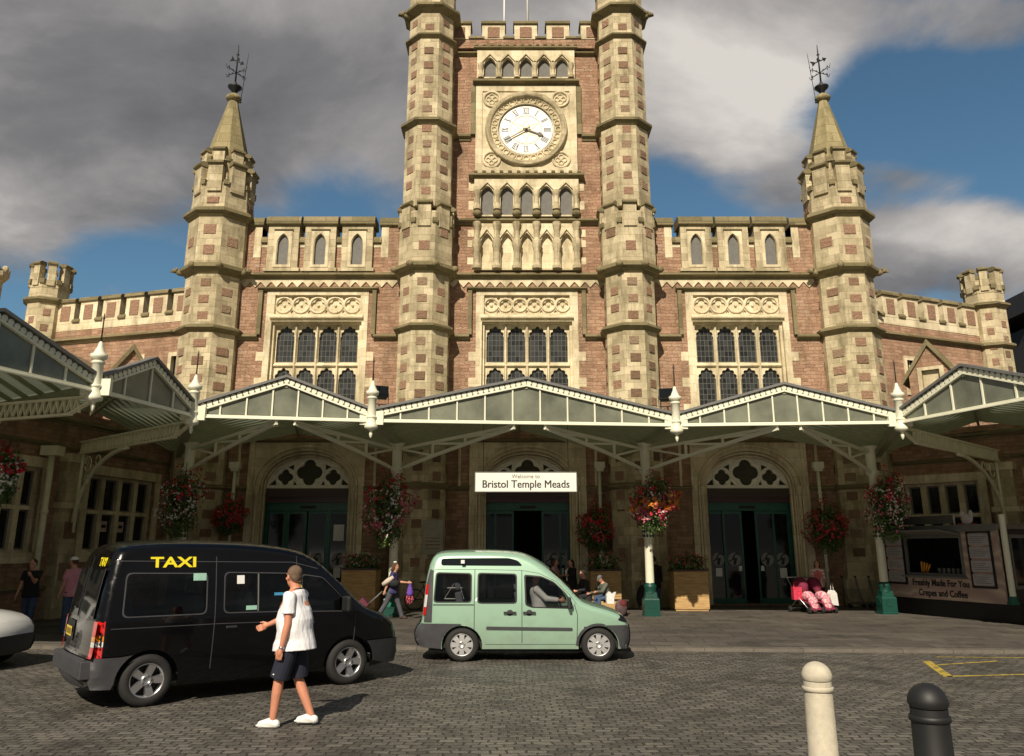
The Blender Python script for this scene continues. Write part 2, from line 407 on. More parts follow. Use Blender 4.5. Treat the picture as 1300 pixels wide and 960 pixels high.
# ---- battlements of the side bays
def coping(mb,x0,x1,z0,z1,y0,y1,out=.12):
    h=z1-z0
    mb.prismx([(y0+.02,z0),(y0-out,z0+h*.12),(y0-out,z0+h*.45),(y0-out*.4,z0+h*.9),(y0+.12,z1),(y1-.12,z1),(y1+out*.4,z0+h*.9),(y1+out,z0+h*.4),(y1+out,z0+h*.12),(y1-.02,z0)],x0-out*.6,x1+out*.6,WE)
def side_parapet(s):
    base=MB(); a,b=(-11.7,-4.9) if s<0 else (4.9,11.7)
    base.plate(rect(a,b,12.86,14.02),(),.02,.6,RU); 
    part(base,'parapet_wall',ST_)
    cs=[s*x for x in (9.93,8.42,6.91)]
    for c in cs:
        m=MB()
        m.plate(rect(c-.63,c+.63,12.86,14.84),[lancet(c,.44,13.15,14.05,14.48)],-.14,.62,TU,back=True)
        m.box(c-.3,c+.3,-.03,.01,13.1,14.52,LO)
        m.plate([(c-.36,13.05),(c+.36,13.05),(c+.36,14.6),(c-.36,14.6)],[lancet(c,.5,13.15,14.05,14.5)],-.17,-.14,CR)
        m.box(c-.72,c+.72,-.22,.0,12.86,13.0,TU)
        string(m,c-.38,c+.38,14.6,14.7,.08,-.14,WE,.02)
        coping(m,c-.63,c+.63,14.84,15.27,-.14,.62,.13)
        part(m,'merlon',ST_)
    for c0,c1 in ((11.75,10.85),(5.95,4.85)):
        m=MB(); x0,x1=sorted((s*c0,s*c1))
        m.box(x0,x1,-.02,.62,12.87,14.84,RU); 
        e=(s*c1 if c0>8 else s*c0); sg=-1 if e==x1 else 1
        m.box(e,e+sg*.3,-.035,.635,13.5,14.84,CR)
        coping(m,x0,x1,14.84,15.27,-.02,.62); part(m,'merlon',ST_)
    gaps=[(10.85,10.56),(9.3,9.05),(7.79,7.54),(6.28,5.95)]
    for g0,g1 in gaps:
        sill=MB(); x0,x1=sorted((s*g0,s*g1)); sill.box(x0,x1,0,.6,13.95,14.1,CR); coping(sill,x0+.05,x1-.05,14.1,14.42,.0,.6,.1); part(sill,'crenel_sill',ST_)
side_parapet(-1); side_parapet(1)
# ---- octagonal turrets
OC=1/math.cos(PI/8)
def octa(mb,c,prof,mi):
    mb.lathe([(r*OC,z) for r,z in prof],c,8,mi,False,PI/8)
def chequer(mb,c,r,z0,z1,pitch=.68,h=.34,phase=0):
    n=int((z1-z0)/pitch*2)
    for k in range(8):
        a=-PI/2+k*PI/4
        if math.sin(a)>.6: continue
        T=Tm((c[0]+r*math.cos(a),c[1]+r*math.sin(a),0),a+PI/2)
        zz=z0+pitch*(.25 if k%2==0 else .75)-(.0)
        w=r*.42
        while zz+h<z1+.02:
            j=random.uniform(-.025,.025); d=random.uniform(.012,.035); w_=w*random.uniform(.88,1.05)
            mb.add([(-w_/2+j,0.01,zz),(w_/2+j,.01,zz),(w_/2+j,.01,zz+h),(-w_/2+j,.01,zz+h),
                    (-w_/2+j+.02,-d,zz+.02),(w_/2+j-.02,-d,zz+.02),(w_/2+j-.02,-d,zz+h-.02),(-w_/2+j+.02,-d,zz+h-.02)],
                   [(4,5,6,7),(0,1,5,4),(1,2,6,5),(2,3,7,6),(3,0,4,7)],PA,False,T)
            zz+=pitch*random.uniform(.98,1.02)
def oct_string(mb,c,r,z0,z1,out,mi=WE):
    h=z1-z0
    octa(mb,c,[(r,z0),(r+out*.5,z0+h*.25),(r+out,z0+h*.45),(r+out,z0+h*.7),(r+.01,z1)],mi)
def crown(mb,c,r,z0,z1,mw=.56,out=.16,cap=.2,mi=TU,low=.35):
    # ring wall with a merlon on each facet
    octa(mb,c,[(r,z0),(r,z0+(z1-z0)*low)],mi)
    for k in range(8):
        a=-PI/2+k*PI/4; w=2*r*math.tan(PI/8)*mw
        T=Tm((c[0]+r*math.cos(a),c[1]+r*math.sin(a),0),a+PI/2)
        mb.box(-w/2,w/2,-out*.5,.22,z0+.1,z1-cap,mi,T)
        mb.prismx([(.24,z1-cap),(-out*.5,z1-cap),(-out*1.15,z1-cap*.8),(-out*1.15,z1-cap*.45),(-out*.2,z1),(.24,z1)],-w/2-.04,w/2+.04,WE,T)
        if mi==TU:
            b=a+PI/8; T2=Tm((c[0]+r*OC*math.cos(b),c[1]+r*OC*math.sin(b),0),b+PI/2)
            mb.box(-.11,.11,-.06,.12,z0+(z1-z0)*low-.12,z0+(z1-z0)*low+.08,WE,T2)
def gargoyle(mb,c,r,z,ang):
    T=Tm((c[0]+r*math.cos(ang),c[1]+r*math.sin(ang),z),ang)
    mb.ball((.12,0,0),(.22,.14,.14),8,6,WE,T); mb.ball((.36,0,.05),(.13,.10,.10),8,6,WE,T); mb.box(.40,.52,-.05,.05,-.02,.06,WE,T)
    mb.ball((.3,.09,.12),(.05,.03,.07),6,4,WE,T); mb.ball((.3,-.09,.12),(.05,.03,.07),6,4,WE,T)
def vane(parent,c,z,s):
    # weather vane: urn, rod, four arms with letters, arrow and a lightning rod beside
    u=MB(); u.lathe([(.05,0),(.10,.05),(.14,.16),(.28,.30),(.30,.36),(.2,.42),(.06,.46),(.09,.52),(.05,.6)],(c[0],c[1],z),16,0); 
    p=part(u,'vane_urn',[M['iron']],parent)
    m=MB(); X,Y=c[0],c[1]; zt=z+2.45
    m.tube([(X,Y,z+.5),(X,Y,zt-.35),(X,Y,zt)],[.04,.03,.012],6)
    m.lathe([(.02,0),(.07,.05),(.02,.1)],(X,Y,z+1.9),8)
    part(m,'vane_rod',[M['iron']],parent)
    a=MB(); zz=z+1.05; T=Tm((X,Y,zz),R(25)*s)
    for k in range(4):
        Q=T@Matrix.Rotation(k*PI/2,4,'Z')
        a.tube([(0,0,0),(.42,0,.03)],.018,6,T=Q)
        a.tube([(.42,0,-.09),(.42,0,.12)],.016,5,T=Q); a.tube([(.42,0,.12),(.52,0,-.07),(.6,0,.12)],.014,5,T=Q)
        a.tube([(.12,0,0),(.2,0,.08),(.28,0,.0)],.012,5,T=Q)
    part(a,'vane_arms',[M['iron']],parent)
    b=MB(); Tb=Tm((X,Y,z+1.62),R(-28) if s<0 else R(20))@Matrix.Rotation(R(-30 if s>0 else 32),4,'Y')
    b.tube([(-.42,0,0),(.34,0,0)],.025,6,T=Tb)
    b.plate([(.30,-.10),(.52,0),(.30,.10)],(),-.012,.012,0,True,Tb)
    b.plate([(-.5,-.12),(-.28,-.05),(-.22,0),(-.28,.05),(-.5,.14),(-.42,0)],(),-.012,.012,0,True,Tb)
    b.plate([(-.08,0),(-.04,.14),(.04,.17),(.1,.06),(.14,0)],(),-.012,.012,0,True,Tb)
    part(b,'vane_arrow',[M['iron']],parent)
    r=MB(); X2=X+.36*(-s); Y2=Y+.0
    r.tube([(X2-.06*(-s),Y,z-.35),(X2+.1*(-s),Y,z+1.9),(X2+.11*(-s),Y,z+2.05)],[.014,.012,.002],5); r.tube([(X2,Y,z+.25),(X,Y,z+.05)],.012,5)
    r.ball((X2-.06*(-s),Y,z-.38),.05,8,6)
    part(r,'lightning_rod',[M['iron']],parent)
def corner_turret(s):
    c=(12.82 if s>0 else -12.62,.15,0); m=MB()
    octa(m,c,[(1.25,0),(1.25,.9),(1.14,1.05),(1.13,4.2),(1.10,10.15)],TU)
    octa(m,c,[(1.08,10.4),(1.07,12.55)],TU); octa(m,c,[(1.17,12.95),(1.16,14.95)],TU)
    chequer(m,c,1.115,1.2,10.1); chequer(m,c,1.075,10.45,12.5); chequer(m,c,1.165,13.05,14.9,.85,.42)
    oct_string(m,c,1.08,4.1,4.35,.15); oct_string(m,c,1.10,10.12,10.45,.2); oct_string(m,c,1.08,12.5,13.0,.26); oct_string(m,c,1.17,14.88,15.32,.22)
    for a in (-PI/2-PI/8,-PI/2+PI/8,-PI/2-3*PI/8,-PI/2+3*PI/8): gargoyle(m,c,1.22,12.72,a) if abs(a+PI/2)>PI/8+.1 else m.ball((c[0]+1.4*math.cos(a),c[1]+1.4*math.sin(a),12.8),(.14,.14,.15),8,6,WE)
    octa(m,c,[(1.16,15.3),(1.10,16.0)],TU); chequer(m,c,1.15,15.3,15.9,.6,.3)
    crown(m,c,1.11,15.9,17.38,.62,.16,.22)
    octa(m,c,[(.95,16.3),(.92,17.3)],TU)
    crown(m,c,.92,17.0,18.08,.6,.14,.2,TU,.5)
    t=part(m,'corner_turret',ST_)
    sp=MB(); 
    octa(sp,c,[(.86,17.4),(.80,18.0),(.17,20.72)],0)
    sp.lathe([(.18,20.7),(.31,20.78),(.33,20.88),(.24,20.98),(.15,21.05),(.1,21.08)],c,16,0)
    part(sp,'spire',[M['spire']],t)
    vane(t,c,21.05,s)
corner_turret(-1); corner_turret(1)
def tower_turret(s):
    c=(s*4.05,-.4,0); m=MB()
    octa(m,c,[(1.1,0),(1.1,.9),(1.0,1.05),(.97,4.2),(.96,10.1)],TU); octa(m,c,[(.95,10.3),(.95,12.4)],TU)
    octa(m,c,[(1.05,12.85),(1.04,14.95)],TU)
    octa(m,c,[(.96,15.2),(.96,18.8)],TU); octa(m,c,[(.94,19.1),(.93,22.8)],TU); octa(m,c,[(.93,22.95),(.92,24.1)],TU); octa(m,c,[(.95,24.5),(.95,26.4)],TU)
    chequer(m,c,.965,1.2,10.05); chequer(m,c,.95,10.35,12.4); chequer(m,c,1.045,12.95,14.6,1.3,.42)
    chequer(m,c,.96,15.5,18.8); chequer(m,c,.935,19.15,22.8); chequer(m,c,.925,23.0,24.0,.7); chequer(m,c,.95,24.55,26.2)
    oct_string(m,c,.96,4.1,4.35,.15); oct_string(m,c,.95,10.08,10.4,.2); oct_string(m,c,.97,12.4,12.9,.26)
    oct_string(m,c,.95,18.72,19.12,.2); oct_string(m,c,.93,22.78,23.05,.16); oct_string(m,c,.93,24.05,24.5,.28)
    for k in range(-2,3): 
        a=-PI/2+k*PI/4+PI/8; m.ball((c[0]+1.3*math.cos(a),c[1]+1.3*math.sin(a),12.68),(.15,.15,.14),8,6,WE)
    gargoyle(m,c,1.0,24.2,PI/2+s*(-PI/2)-.35*s); gargoyle(m,c,1.0,24.2,-PI/2+s*PI/8*3)
    crown(m,c,1.03,14.2,15.42,.6,.14,.2,TU,.3)
    crown(m,c,.98,26.0,27.4,.62,.16,.24)
    part(m,'tower_turret',ST_)
tower_turret(-1); tower_turret(1)
# ---- clock tower face
tw=MB()
tw.box(-3.4,3.4,-.02,.62,12.86,23.0,RU)
string(tw,-3.2,-2.35,18.72,19.08,.18,-.02); string(tw,2.35,3.2,18.72,19.08,.18,-.02)
string(tw,-3.2,-2.1,22.8,23.0,.16,-.02); string(tw,2.1,3.2,22.8,23.0,.16,-.02)
string(tw,-3.2,3.2,14.9,15.22,.24,-.02)
for s in (-1,1):
    tw.box(s*2.16,s*2.36,-.16,.0,19.0,21.3,WE)
    for i in range(7):
        if i%2==0: tw.box(s*2.0,s*2.4,-.035,.0,15.6+i*.42,15.98+i*.42,CR) if 15.6+i*.42<16.8 else None
    for z in (13.2,13.95,14.4): tw.box(s*2.1,s*2.42,-.035,.0,z,z+.3,CR)
part(tw,'clock_tower',ST_)
def colonnette(mb,x,y,z0,z1,r=.13):
    mb.lathe([(r*1.5,z0),(r*1.55,z0+.12),(r*1.1,z0+.2),(r,z0+.28),(r,z1-.3),(r*1.25,z1-.2),(r*1.5,z1-.08),(r*1.4,z1)],(x,y,0),10,TU)
# arcade of blind niches with colonnettes, lowest
def arcade(zb,zt,zs,zp,half,n,pitch,w,back,name,y=-.02,mi=CR,gable=True,depth=.22):
    a=MB(); cs=[(i-(n-1)/2)*pitch for i in range(n)]
    a.plate(rect(-half,half,zb,zt),[lancet(x,w,zb+.06,zs,zp) for x in cs],y-depth,y,mi)
    for x in cs:
        a.box(x-w/2-.02,x+w/2+.02,y-.02,y-.006,zb,zt,back)
        if gable:
            h=w/2+.16; 
            for q in (-1,1):
                a.plate([(x+q*h,zs+.06),(x+q*(h+.02),zs+.16),(x,zp+.24),(x,zp+.12)],(),y-depth-.07,y-depth,mi)
    return a,cs
a,cs=arcade(12.9,14.9,14.0,14.5,2.14,5,.812,.50,CR,'niche')
for i in range(6):
    x=(i-2.5)*.812; colonnette(a,x,-.30,12.92,14.0,.13); colonnette(a,x,-.30,14.0,14.92,.12)
part(a,'niche_arcade',ST_)
a,cs=arcade(15.22,16.88,16.2,16.58,2.16,5,.812,.52,LO,'')
for i in range(6):
    x=(i-2.5)*.812; colonnette(a,x,-.27,15.5,16.35,.11); a.ball((x,-.3,15.32),(.19,.17,.15),10,6,WE)
part(a,'middle_arcade',ST_)
a,cs=arcade(21.6,22.95,22.2,22.62,2.1,5,.775,.52,LO,'')
for i in range(6):
    x=(i-2.5)*.775; colonnette(a,x,-.25,21.6,22.3,.09)
part(a,'top_arcade',ST_)
lg=MB()
string(lg,-2.4,2.4,16.88,17.2,.34,-.02); string(lg,-2.28,2.28,21.26,21.6,.34,-.02); string(lg,-2.25,2.25,22.95,23.2,.3,-.02)
for i in range(14): lg.box(-2.2+i*.33,-2.05+i*.33,-.28,-.02,23.2,23.26,WE); 
for i in range(13): lg.box(-2.2+i*.36,-2.05+i*.36,-.26,-.02,17.2,17.27,WE)
part(lg,'ledge',ST_)
# clock
ck=MB(); cz=19.23
ck.plate(rect(-2.14,2.14,17.2,21.27),[circ(0,cz,1.42,56)],-.12,.0,CR)
ck.plate(rect(-2.14,2.14,17.2,21.27),[rect(-1.86,1.86,17.46,21.02)],-.17,-.12,CR)
for sx in (-1,1):
    for sz in (-1,1):
        x,z=sx*1.46,cz+sz*1.42
        ck.ring([(.30,0),(.30,-.05),(.345,-.065),(.39,-.05),(.39,0)],(x,-.12,z),22,CR)
        for k in range(4):
            q=PI/2*k+PI/4*0; ck.ring([(.075,0),(.08,-.04),(.11,-.05),(.135,-.03),(.135,0)],(x+.13*math.cos(q),-.12,z+.13*math.sin(q)),12,CR)
part(ck,'clock_surround',ST_)
rg=MB()
rg.ring([(1.47,0),(1.5,-.12),(1.56,-.2),(1.62,-.16),(1.66,-.2),(1.73,-.14),(1.74,0)],(0,-.12,cz),64,TU)
rg.ring([(1.18,.02),(1.18,-.05),(1.22,-.06),(1.24,.0),(1.46,-.02),(1.48,-.1),(1.50,-.1)],(0,-.10,cz),64,CR)
for k in range(28):
    q=2*PI*k/28; x,z=1.35*math.cos(q),cz+1.35*math.sin(q)
    rg.ring([(.085,0),(.09,-.05),(.115,-.07),(.14,-.05),(.145,0)],(x,-.10,z),12,CR)
part(rg,'clock_ring',ST_)
fc=MB(); fc.plate(circ(0,cz,1.19,56),(),-.075,.0,0)
face=part(fc,'clock_face',[plain('dial',(.86,.86,.82),.45,var=.03)])
num=MB()
num.ring([(1.135,0),(1.135,-.008),(1.155,-.008),(1.155,0)],(0,-.078,cz),56,0); num.ring([(.655,0),(.655,-.008),(.67,-.008),(.67,0)],(0,-.078,cz),48,1)
for k in range(60):
    T=Tm((0,-.083,cz))@Matrix.Rotation(2*PI*k/60,4,'Y'); num.box(-.012,.012,0,.006,1.07,1.10,1,T)
def stroke(mb,T,x,z0,z1,w,dx=0):
    mb.add([(x-w/2,0,z0),(x+w/2,0,z0),(x+w/2+dx,0,z1),(x-w/2+dx,0,z1)],[(0,1,2,3)],0,False,T)
rom=['XII','I','II','III','IIII','V','VI','VII','VIII','IX','X','XI']
for k,sx in enumerate(rom):
    T=Tm((0,-.084,cz))@Matrix.Rotation(2*PI*k/12,4,'Y')
    ws={'I':.06,'V':.13,'X':.13}; tot=sum(ws[q] for q in sx); x=-tot/2
    for q in sx:
        w=ws[q]; c0=x+w/2
        if q=='I': stroke(num,T,c0,.76,1.03,.026)
        if q=='V': stroke(num,T,c0,.76,1.03,.030,-.045); stroke(num,T,c0,.76,1.03,.014,.045)
        if q=='X': stroke(num,T,c0+.042,.76,1.03,.030,-.084); stroke(num,T,c0-.042,.76,1.03,.014,.084)
        x+=w
    for zz in (.755,1.03): num.add([(-tot/2,0,zz),(tot/2,0,zz),(tot/2,0,zz+.012),(-tot/2,0,zz+.012)],[(0,1,2,3)],0,False,T)
for k in range(6):
    T=Tm((0,-.082,cz))@Matrix.Rotation(2*PI*k/6,4,'Y')
    for q in (-1,1): num.add([(0,0,.63),(q*.012,0,.63),(q*.115,0,.2),(q*.095,0,.2)],[(0,1,2,3)],1,False,T)
    for q in (-1,1): num.add([(q*.115,0,.2),(q*.095,0,.2),(0,0,.02),(q*.01,0,.02)],[(0,1,2,3)],1,False,T)
part(num,'numerals',[M['iron'],M['gold']],face)
hd=MB()
T=Tm((0,-.15,cz))@Matrix.Rotation(R(240),4,'Y')
hd.plate([(-.03,-.2),(.03,-.2),(.014,.95),(0,1.08),(-.014,.95)],(),-.01,.01,0,True,T)
T=Tm((0,-.125,cz))@Matrix.Rotation(R(111),4,'Y')
hd.plate([(-.03,-.15),(.03,-.15),(.022,.5),(.09,.6),(0,.8),(-.09,.6),(-.022,.5)],(),-.01,.01,0,True,T)
hd.ring([(.0,-.19),(.05,-.19),(.06,0)],(0,0,cz),12,0)
part(hd,'clock_hands',[plain('hand',(.10,.07,.03),.4)],face)
# tower battlements
tp=MB(); tp.box(-3.2,3.2,-.05,.55,23.2,23.64,RU); part(tp,'tower_parapet_wall',ST_)
for c in (-1.41,0,1.41):
    m=MB(); m.box(c-.5,c+.5,-.07,.55,23.64,24.35,CR); m.box(c-.26,c+.26,-.10,-.06,23.7,24.22,PA); coping(m,c-.5,c+.5,24.35,24.56,-.07,.55,.08); part(m,'tower_merlon',ST_)
for s in (-1,1):
    m=MB(); m.box(s*2.42,s*3.2,-.07,.55,23.64,24.35,CR); m.box(s*2.66,s*3.2,-.10,-.06,23.7,24.22,PA); x0,x1=sorted((s*2.42,s*3.2)); coping(m,x0,x1,24.35,24.56,-.07,.55,.08); part(m,'tower_merlon',ST_)
for c in (-2.12,-.7,.7,2.12):
    w=.2 if abs(c)<1 else .3; sl=MB(); coping(sl,c-w-.05,c+w-.03,23.64,23.8,-.05,.55,.06); part(sl,'tower_crenel_sill',ST_)
for x,h,r in ((-.95,27.2,.05),(0.1,31.5,.06)):
    fp=MB(); fp.tube([(x,.5,23.6),(x,.5,h)],[r,r*.6],10,0); fp.ball((x,.5,h),.1,10,8); part(fp,'flagpole',[M['white']])
# ---- ground floor: arched doorways
def arch_pts(c,hw,z0,zs,zp,n=12):
    # flattened gothic (four-centred look)
    p=[(c+hw,z0),(c+hw,zs)]
    for i in range(1,n+1):
        t=i/n; a=t*PI/2; x=hw*math.cos(a)**.85 if i<n else 0; z=zs+(zp-zs)*(math.sin(a)**1.0*.86+t*.14)
        p.append((c+x,z))
    q=[(2*c-x,z) for x,z in p[:-1]]
    return p+q[::-1]
def doorway(c,mid):
    f=MB()
    f.plate(rect(c-2.0,c+2.0,0.0,6.0),[arch_pts(c,1.72,.0,4.28,5.64)],-.05,.35,CR)
    for k,(d,yy) in enumerate(((1.98,-.10),(1.86,-.02),(1.74,.1),(1.66,.24))):
        f.plate(arch_pts(c,d,0.0,4.25,5.66+.12*(3-k)-.16),[arch_pts(c,d-.07,0.0,4.25,5.58+.12*(3-k)-.16)],yy-.05,yy+.1,CR)
    for s in (-1,1):
        f.lathe([(.09,.3),(.12,.45),(.07,.6),(.07,2.9),(.1,3.0),(.07,3.1),(.07,4.0),(.13,4.15),(.15,4.3)],(c+s*1.83,-.12,0),10,CR)
        f.box(c+s*2.0,c+s*2.22,-.09,.05,0,6.0,CR); f.box(c+s*2.55,c+s*2.65,-.05,.05,4.3,5.9,CR)
    string(f,c-2.65,c+2.65,5.95,6.1,.18)
    for s in (-1,1): x0,x1=sorted((c+s*2.2,c+s*3.3)); string(f,x0,x1,4.12,4.32,.15)
    o=part(f,'doorway',ST_)
    t=MB(); y=.42
    outer=arch_pts(c,1.66,4.25,4.25,5.58)
    holes=[foil(c,4.86,.50,4,44,0),foil(c-.92,4.68,.30,4,36,0),foil(c+.92,4.68,.30,4,36,0),
           [(c-1.55,4.38),(c-1.25,4.38),(c-1.28,4.62)],[(c+1.25,4.38),(c+1.55,4.38),(c+1.28,4.62)],
           [(c-.62,4.38),(c-.45,4.38),(c-.56,4.56)],[(c+.45,4.38),(c+.62,4.38),(c+.56,4.56)],
           [(c-.95,5.02),(c-.62,4.92),(c-.60,5.18)],[(c+.62,4.92),(c+.95,5.02),(c+.60,5.18)]]
    t.plate(outer,holes,y,y+.12,0)
    t.ring([(.52,0),(.53,-.04),(.57,-.05),(.60,0)],(c,y,4.86),32,0)
    for s in (-1,1): t.ring([(.32,0),(.33,-.03),(.36,-.04),(.39,0)],(c+s*.92,y,4.68),26,0)
    t.plate(arch_pts(c,1.68,4.25,4.25,5.62),[arch_pts(c,1.58,4.37,4.37,5.46)],y-.06,y,0)
    t.box(c-1.6,c+1.6,y+.14,y+.18,4.3,5.55,1)
    part(t,'tympanum',[M['tympanum'],M['olive']],o)
    b=MB(); b.box(c-1.66,c+1.66,.32,.6,3.98,4.25,0); b.box(c-1.66,c+1.66,.38,.6,3.72,3.98,1); b.box(c-1.7,c+1.7,.26,.36,3.93,4.03,0)
    part(b,'lintel_beam',[M['brown'],plain('oxblood',(.06,.02,.018),.4)],o)
    d=MB(); y=.55
    xs=[-1.62,-.83,0,.83,1.62]
    d.box(c-1.64,c+1.64,y,y+.12,3.42,3.72,0)
    for x in (-1.60,1.60): d.box(c+x-.05,c+x+.05,y,y+.12,0.02,3.42,0)
    for x in (-.83,.83): d.box(c+x-.05,c+x+.05,y,y+.1,0.02,3.42,0)
    d.box(c-.3,c+.3,y-.03,y,3.5,3.6,2)
    op=0 if c<-1 else (.5 if mid else .22)
    df=part(d,'door_frame',[M['green_paint'],M['dark_glass'],M['black']],o)
    for i,(x0,x1,yy) in enumerate(((-1.55,-.88,y+.04),(.88,1.55,y+.04),(-.77-op,-.03-op,y-.03 if op else y+.02),(.03+op,.77+op,y-.03 if op else y+.02))):
        L=MB(); a_,b_=c+x0,c+x1; w=.05 if i<2 else .075
        L.plate(rect(a_,b_,.03,3.40),[rect(a_+w,b_-w,.22,3.30)],yy,yy+.05,0)
        L.box(a_+w,b_-w,yy+.02,yy+.03,.22,3.30,1)
        lf=part(L,'door_leaf' if i>1 else 'side_light',[M['green_paint'],M['dark_glass']],o)
        k=MB(); cx=(a_+b_)/2; k.plate(circ(cx,1.62,.24,24),(),yy-.002,yy+.004,0)
        k.plate([(cx-.22,1.52),(cx-.02,1.62),(cx+.02,1.78),(cx+.12,1.80),(cx+.2,1.74),(cx+.14,1.85),(cx+.02,1.84),(cx-.06,1.72),(cx-.1,1.62),(cx-.2,1.58)],(),yy-.006,yy-.002,1)
        k.plate([(cx-.02,1.66),(cx+.10,1.68),(cx+.04,1.42),(cx-.06,1.42)],(),yy-.006,yy-.002,1)
        if i>1: k.box(cx-.06+(.2 if i==2 else -.2),cx+.06+(.2 if i==2 else -.2),yy-.004,yy+.002,1.2,1.38,2)
        elif i==1: k.box(cx-.13,cx+.13,yy-.004,yy+.002,.95,1.3,2); k.box(cx-.2,cx+.2,yy-.004,yy+.002,2.3,2.9,2) if c<-1 else None
        elif c>1: k.box(cx-.12,cx+.12,yy-.004,yy+.002,1.0,1.3,2)
        part(k,'sticker',[M['sticker'],M['black'],M['white']],o)
    h=MB(); h.box(c-1.7,c+1.7,1.6,6,-.0,.02,0); h.add([(c-1.7,4,0),(c+1.7,4,0),(c+1.7,4,3.7),(c-1.7,4,3.7)],[(0,1,2,3)],1)
    for s in (-1,1): h.box(c+s*1.7,c+s*1.72,.7,4,0,3.75,1)
    h.box(c-1.7,c+1.7,.7,4,3.74,3.76,1)
    part(h,'entrance_hall',[M['lead'],plain('hall',(.012,.011,.010),.8)],o)  # hall walls and ceiling coloured near-black to stand for an unlit interior
for c in (-8.42,0,8.42): doorway(c,c==0)
# drainpipes with hoppers
for x in (-11.1,2.72,11.0):
    d=MB(); d.tube([(x,-.16,.1),(x,-.16,5.0)],.065,10,0); d.box(x-.2,x+.2,-.3,-.02,4.95,5.2,0); d.box(x-.15,x+.15,-.26,-.04,4.85,4.95,0)
    for z in (1.2,2.6,4.0): d.tube([(x,-.16,z),(x,-.16,z+.1)],.085,10,0)
    part(d,'drainpipe',[M['paint_cream']])
pq=MB(); a0=-3.42
pq.box(a0-.35,a0+.35,-1.46,-1.38,1.9,3.0,0); pq.box(a0-.40,a0+.40,-1.48,-1.38,1.82,1.9,0); pq.box(a0-.25,a0+.25,-1.44,-1.38,1.15,1.65,1)
for i in range(4): pq.box(a0-.26,a0+.26,-1.464,-1.46,2.0+i*.12,2.04+i*.12,1)
part(pq,'wall_plaque',[plain('plaque',(.33,.32,.24),.7),M['rubble_patch']])
# ---- plinth
for a,b in ((-11.5,-10.7),(-6.2,-5.0),(-3.1,-2.2),(2.2,3.1),(5.0,6.2),(10.7,11.5)): pl=MB(); pl.box(a,b,-.15,.05,0,.9,RU); part(pl,'plinth',ST_)
# ---- upper wings, running back at an angle
def wing(s,ang,L):
    T0=Tm((s*13.4,.75,0),0)
    # local x runs away from the tower, y into the building
    if s>0: T=T0@Matrix.Rotation(ang,4,'Z')
    else: T=T0@Matrix.Rotation(-ang,4,'Z')
    X=lambda a:s*a
    m=MB(T)
    m.plate(rect(*sorted((X(-.6),X(L))),0,11.1),[rect(*sorted((X(.55),X(1.15))),8.3,9.62),rect(*sorted((X(2.6),X(3.15))),8.3,9.62)],0,.5,RU)
    m.box(*sorted((X(-.6),X(L))),.5,6,0,10.9,RU)
    x0,x1=sorted((X(-.6),X(L))); string(m,x0,x1,10.5,10.78,.2)
    part(m,'wing_wall',ST_)
    for a in (.55,2.6):
        w=MB(T); x0,x1=sorted((X(a),X(a+.58))); w.plate(rect(x0-.16,x1+.16,8.14,9.78),[rect(x0,x1,8.3,9.62)],-.05,.2,CR); w.box(x0,x1,.14,.16,8.3,9.62,6); w.box((x0+x1)/2-.02,(x0+x1)/2+.02,.11,.14,8.3,9.62,CR)
        part(w,'wing_window',ST_+[M['dark_glass']])
    n=6; pitch=(L-.2)/n
    b=MB(T); x0,x1=sorted((X(-.5),X(L))); b.box(x0,x1,-.02,.5,11.1,11.42,CR); 
    for i in range(n):
        g=X(.15+pitch*i-.0); e=X(.15+pitch*i+.28); q0,q1=sorted((g,e)); coping(b,q0,q1,11.42,11.62,-.02,.5,.08)
    part(b,'wing_parapet',ST_)
    for i in range(n+1):
        a0=.45+pitch*(i-1); a1=a0+pitch-.3
        if i==0: a0=-.6; a1=.13
        if i==n: a1=L
        q0,q1=sorted((X(a0),X(a1))); mm=MB(T)
        mm.box(q0,q1,-.03,.5,11.42,12.34,CR); 
        if q1-q0>.4: mm.box(q0+.22,q1-.22,-.055,-.025,11.55,12.2,PA)
        coping(mm,q0,q1,12.34,12.56,-.03,.5,.09); part(mm,'wing_merlon',ST_)
    # end turret
    c=(X(L+.7),.1,0); t=MB(T)
    octa(t,c,[(.80,0),(.76,12.4)],TU); chequer(t,c,.76,8.5,12.3); oct_string(t,c,.77,10.45,10.75,.16); oct_string(t,c,.77,12.3,12.6,.18)
    octa(t,c,[(.77,12.6),(.75,13.2)],TU); crown(t,c,.77,13.0,14.2,.48,.13,.18,TU,.25)
    part(t,'end_turret',ST_)
wing(-1,R(16),7.3); wing(1,R(22),7.2)
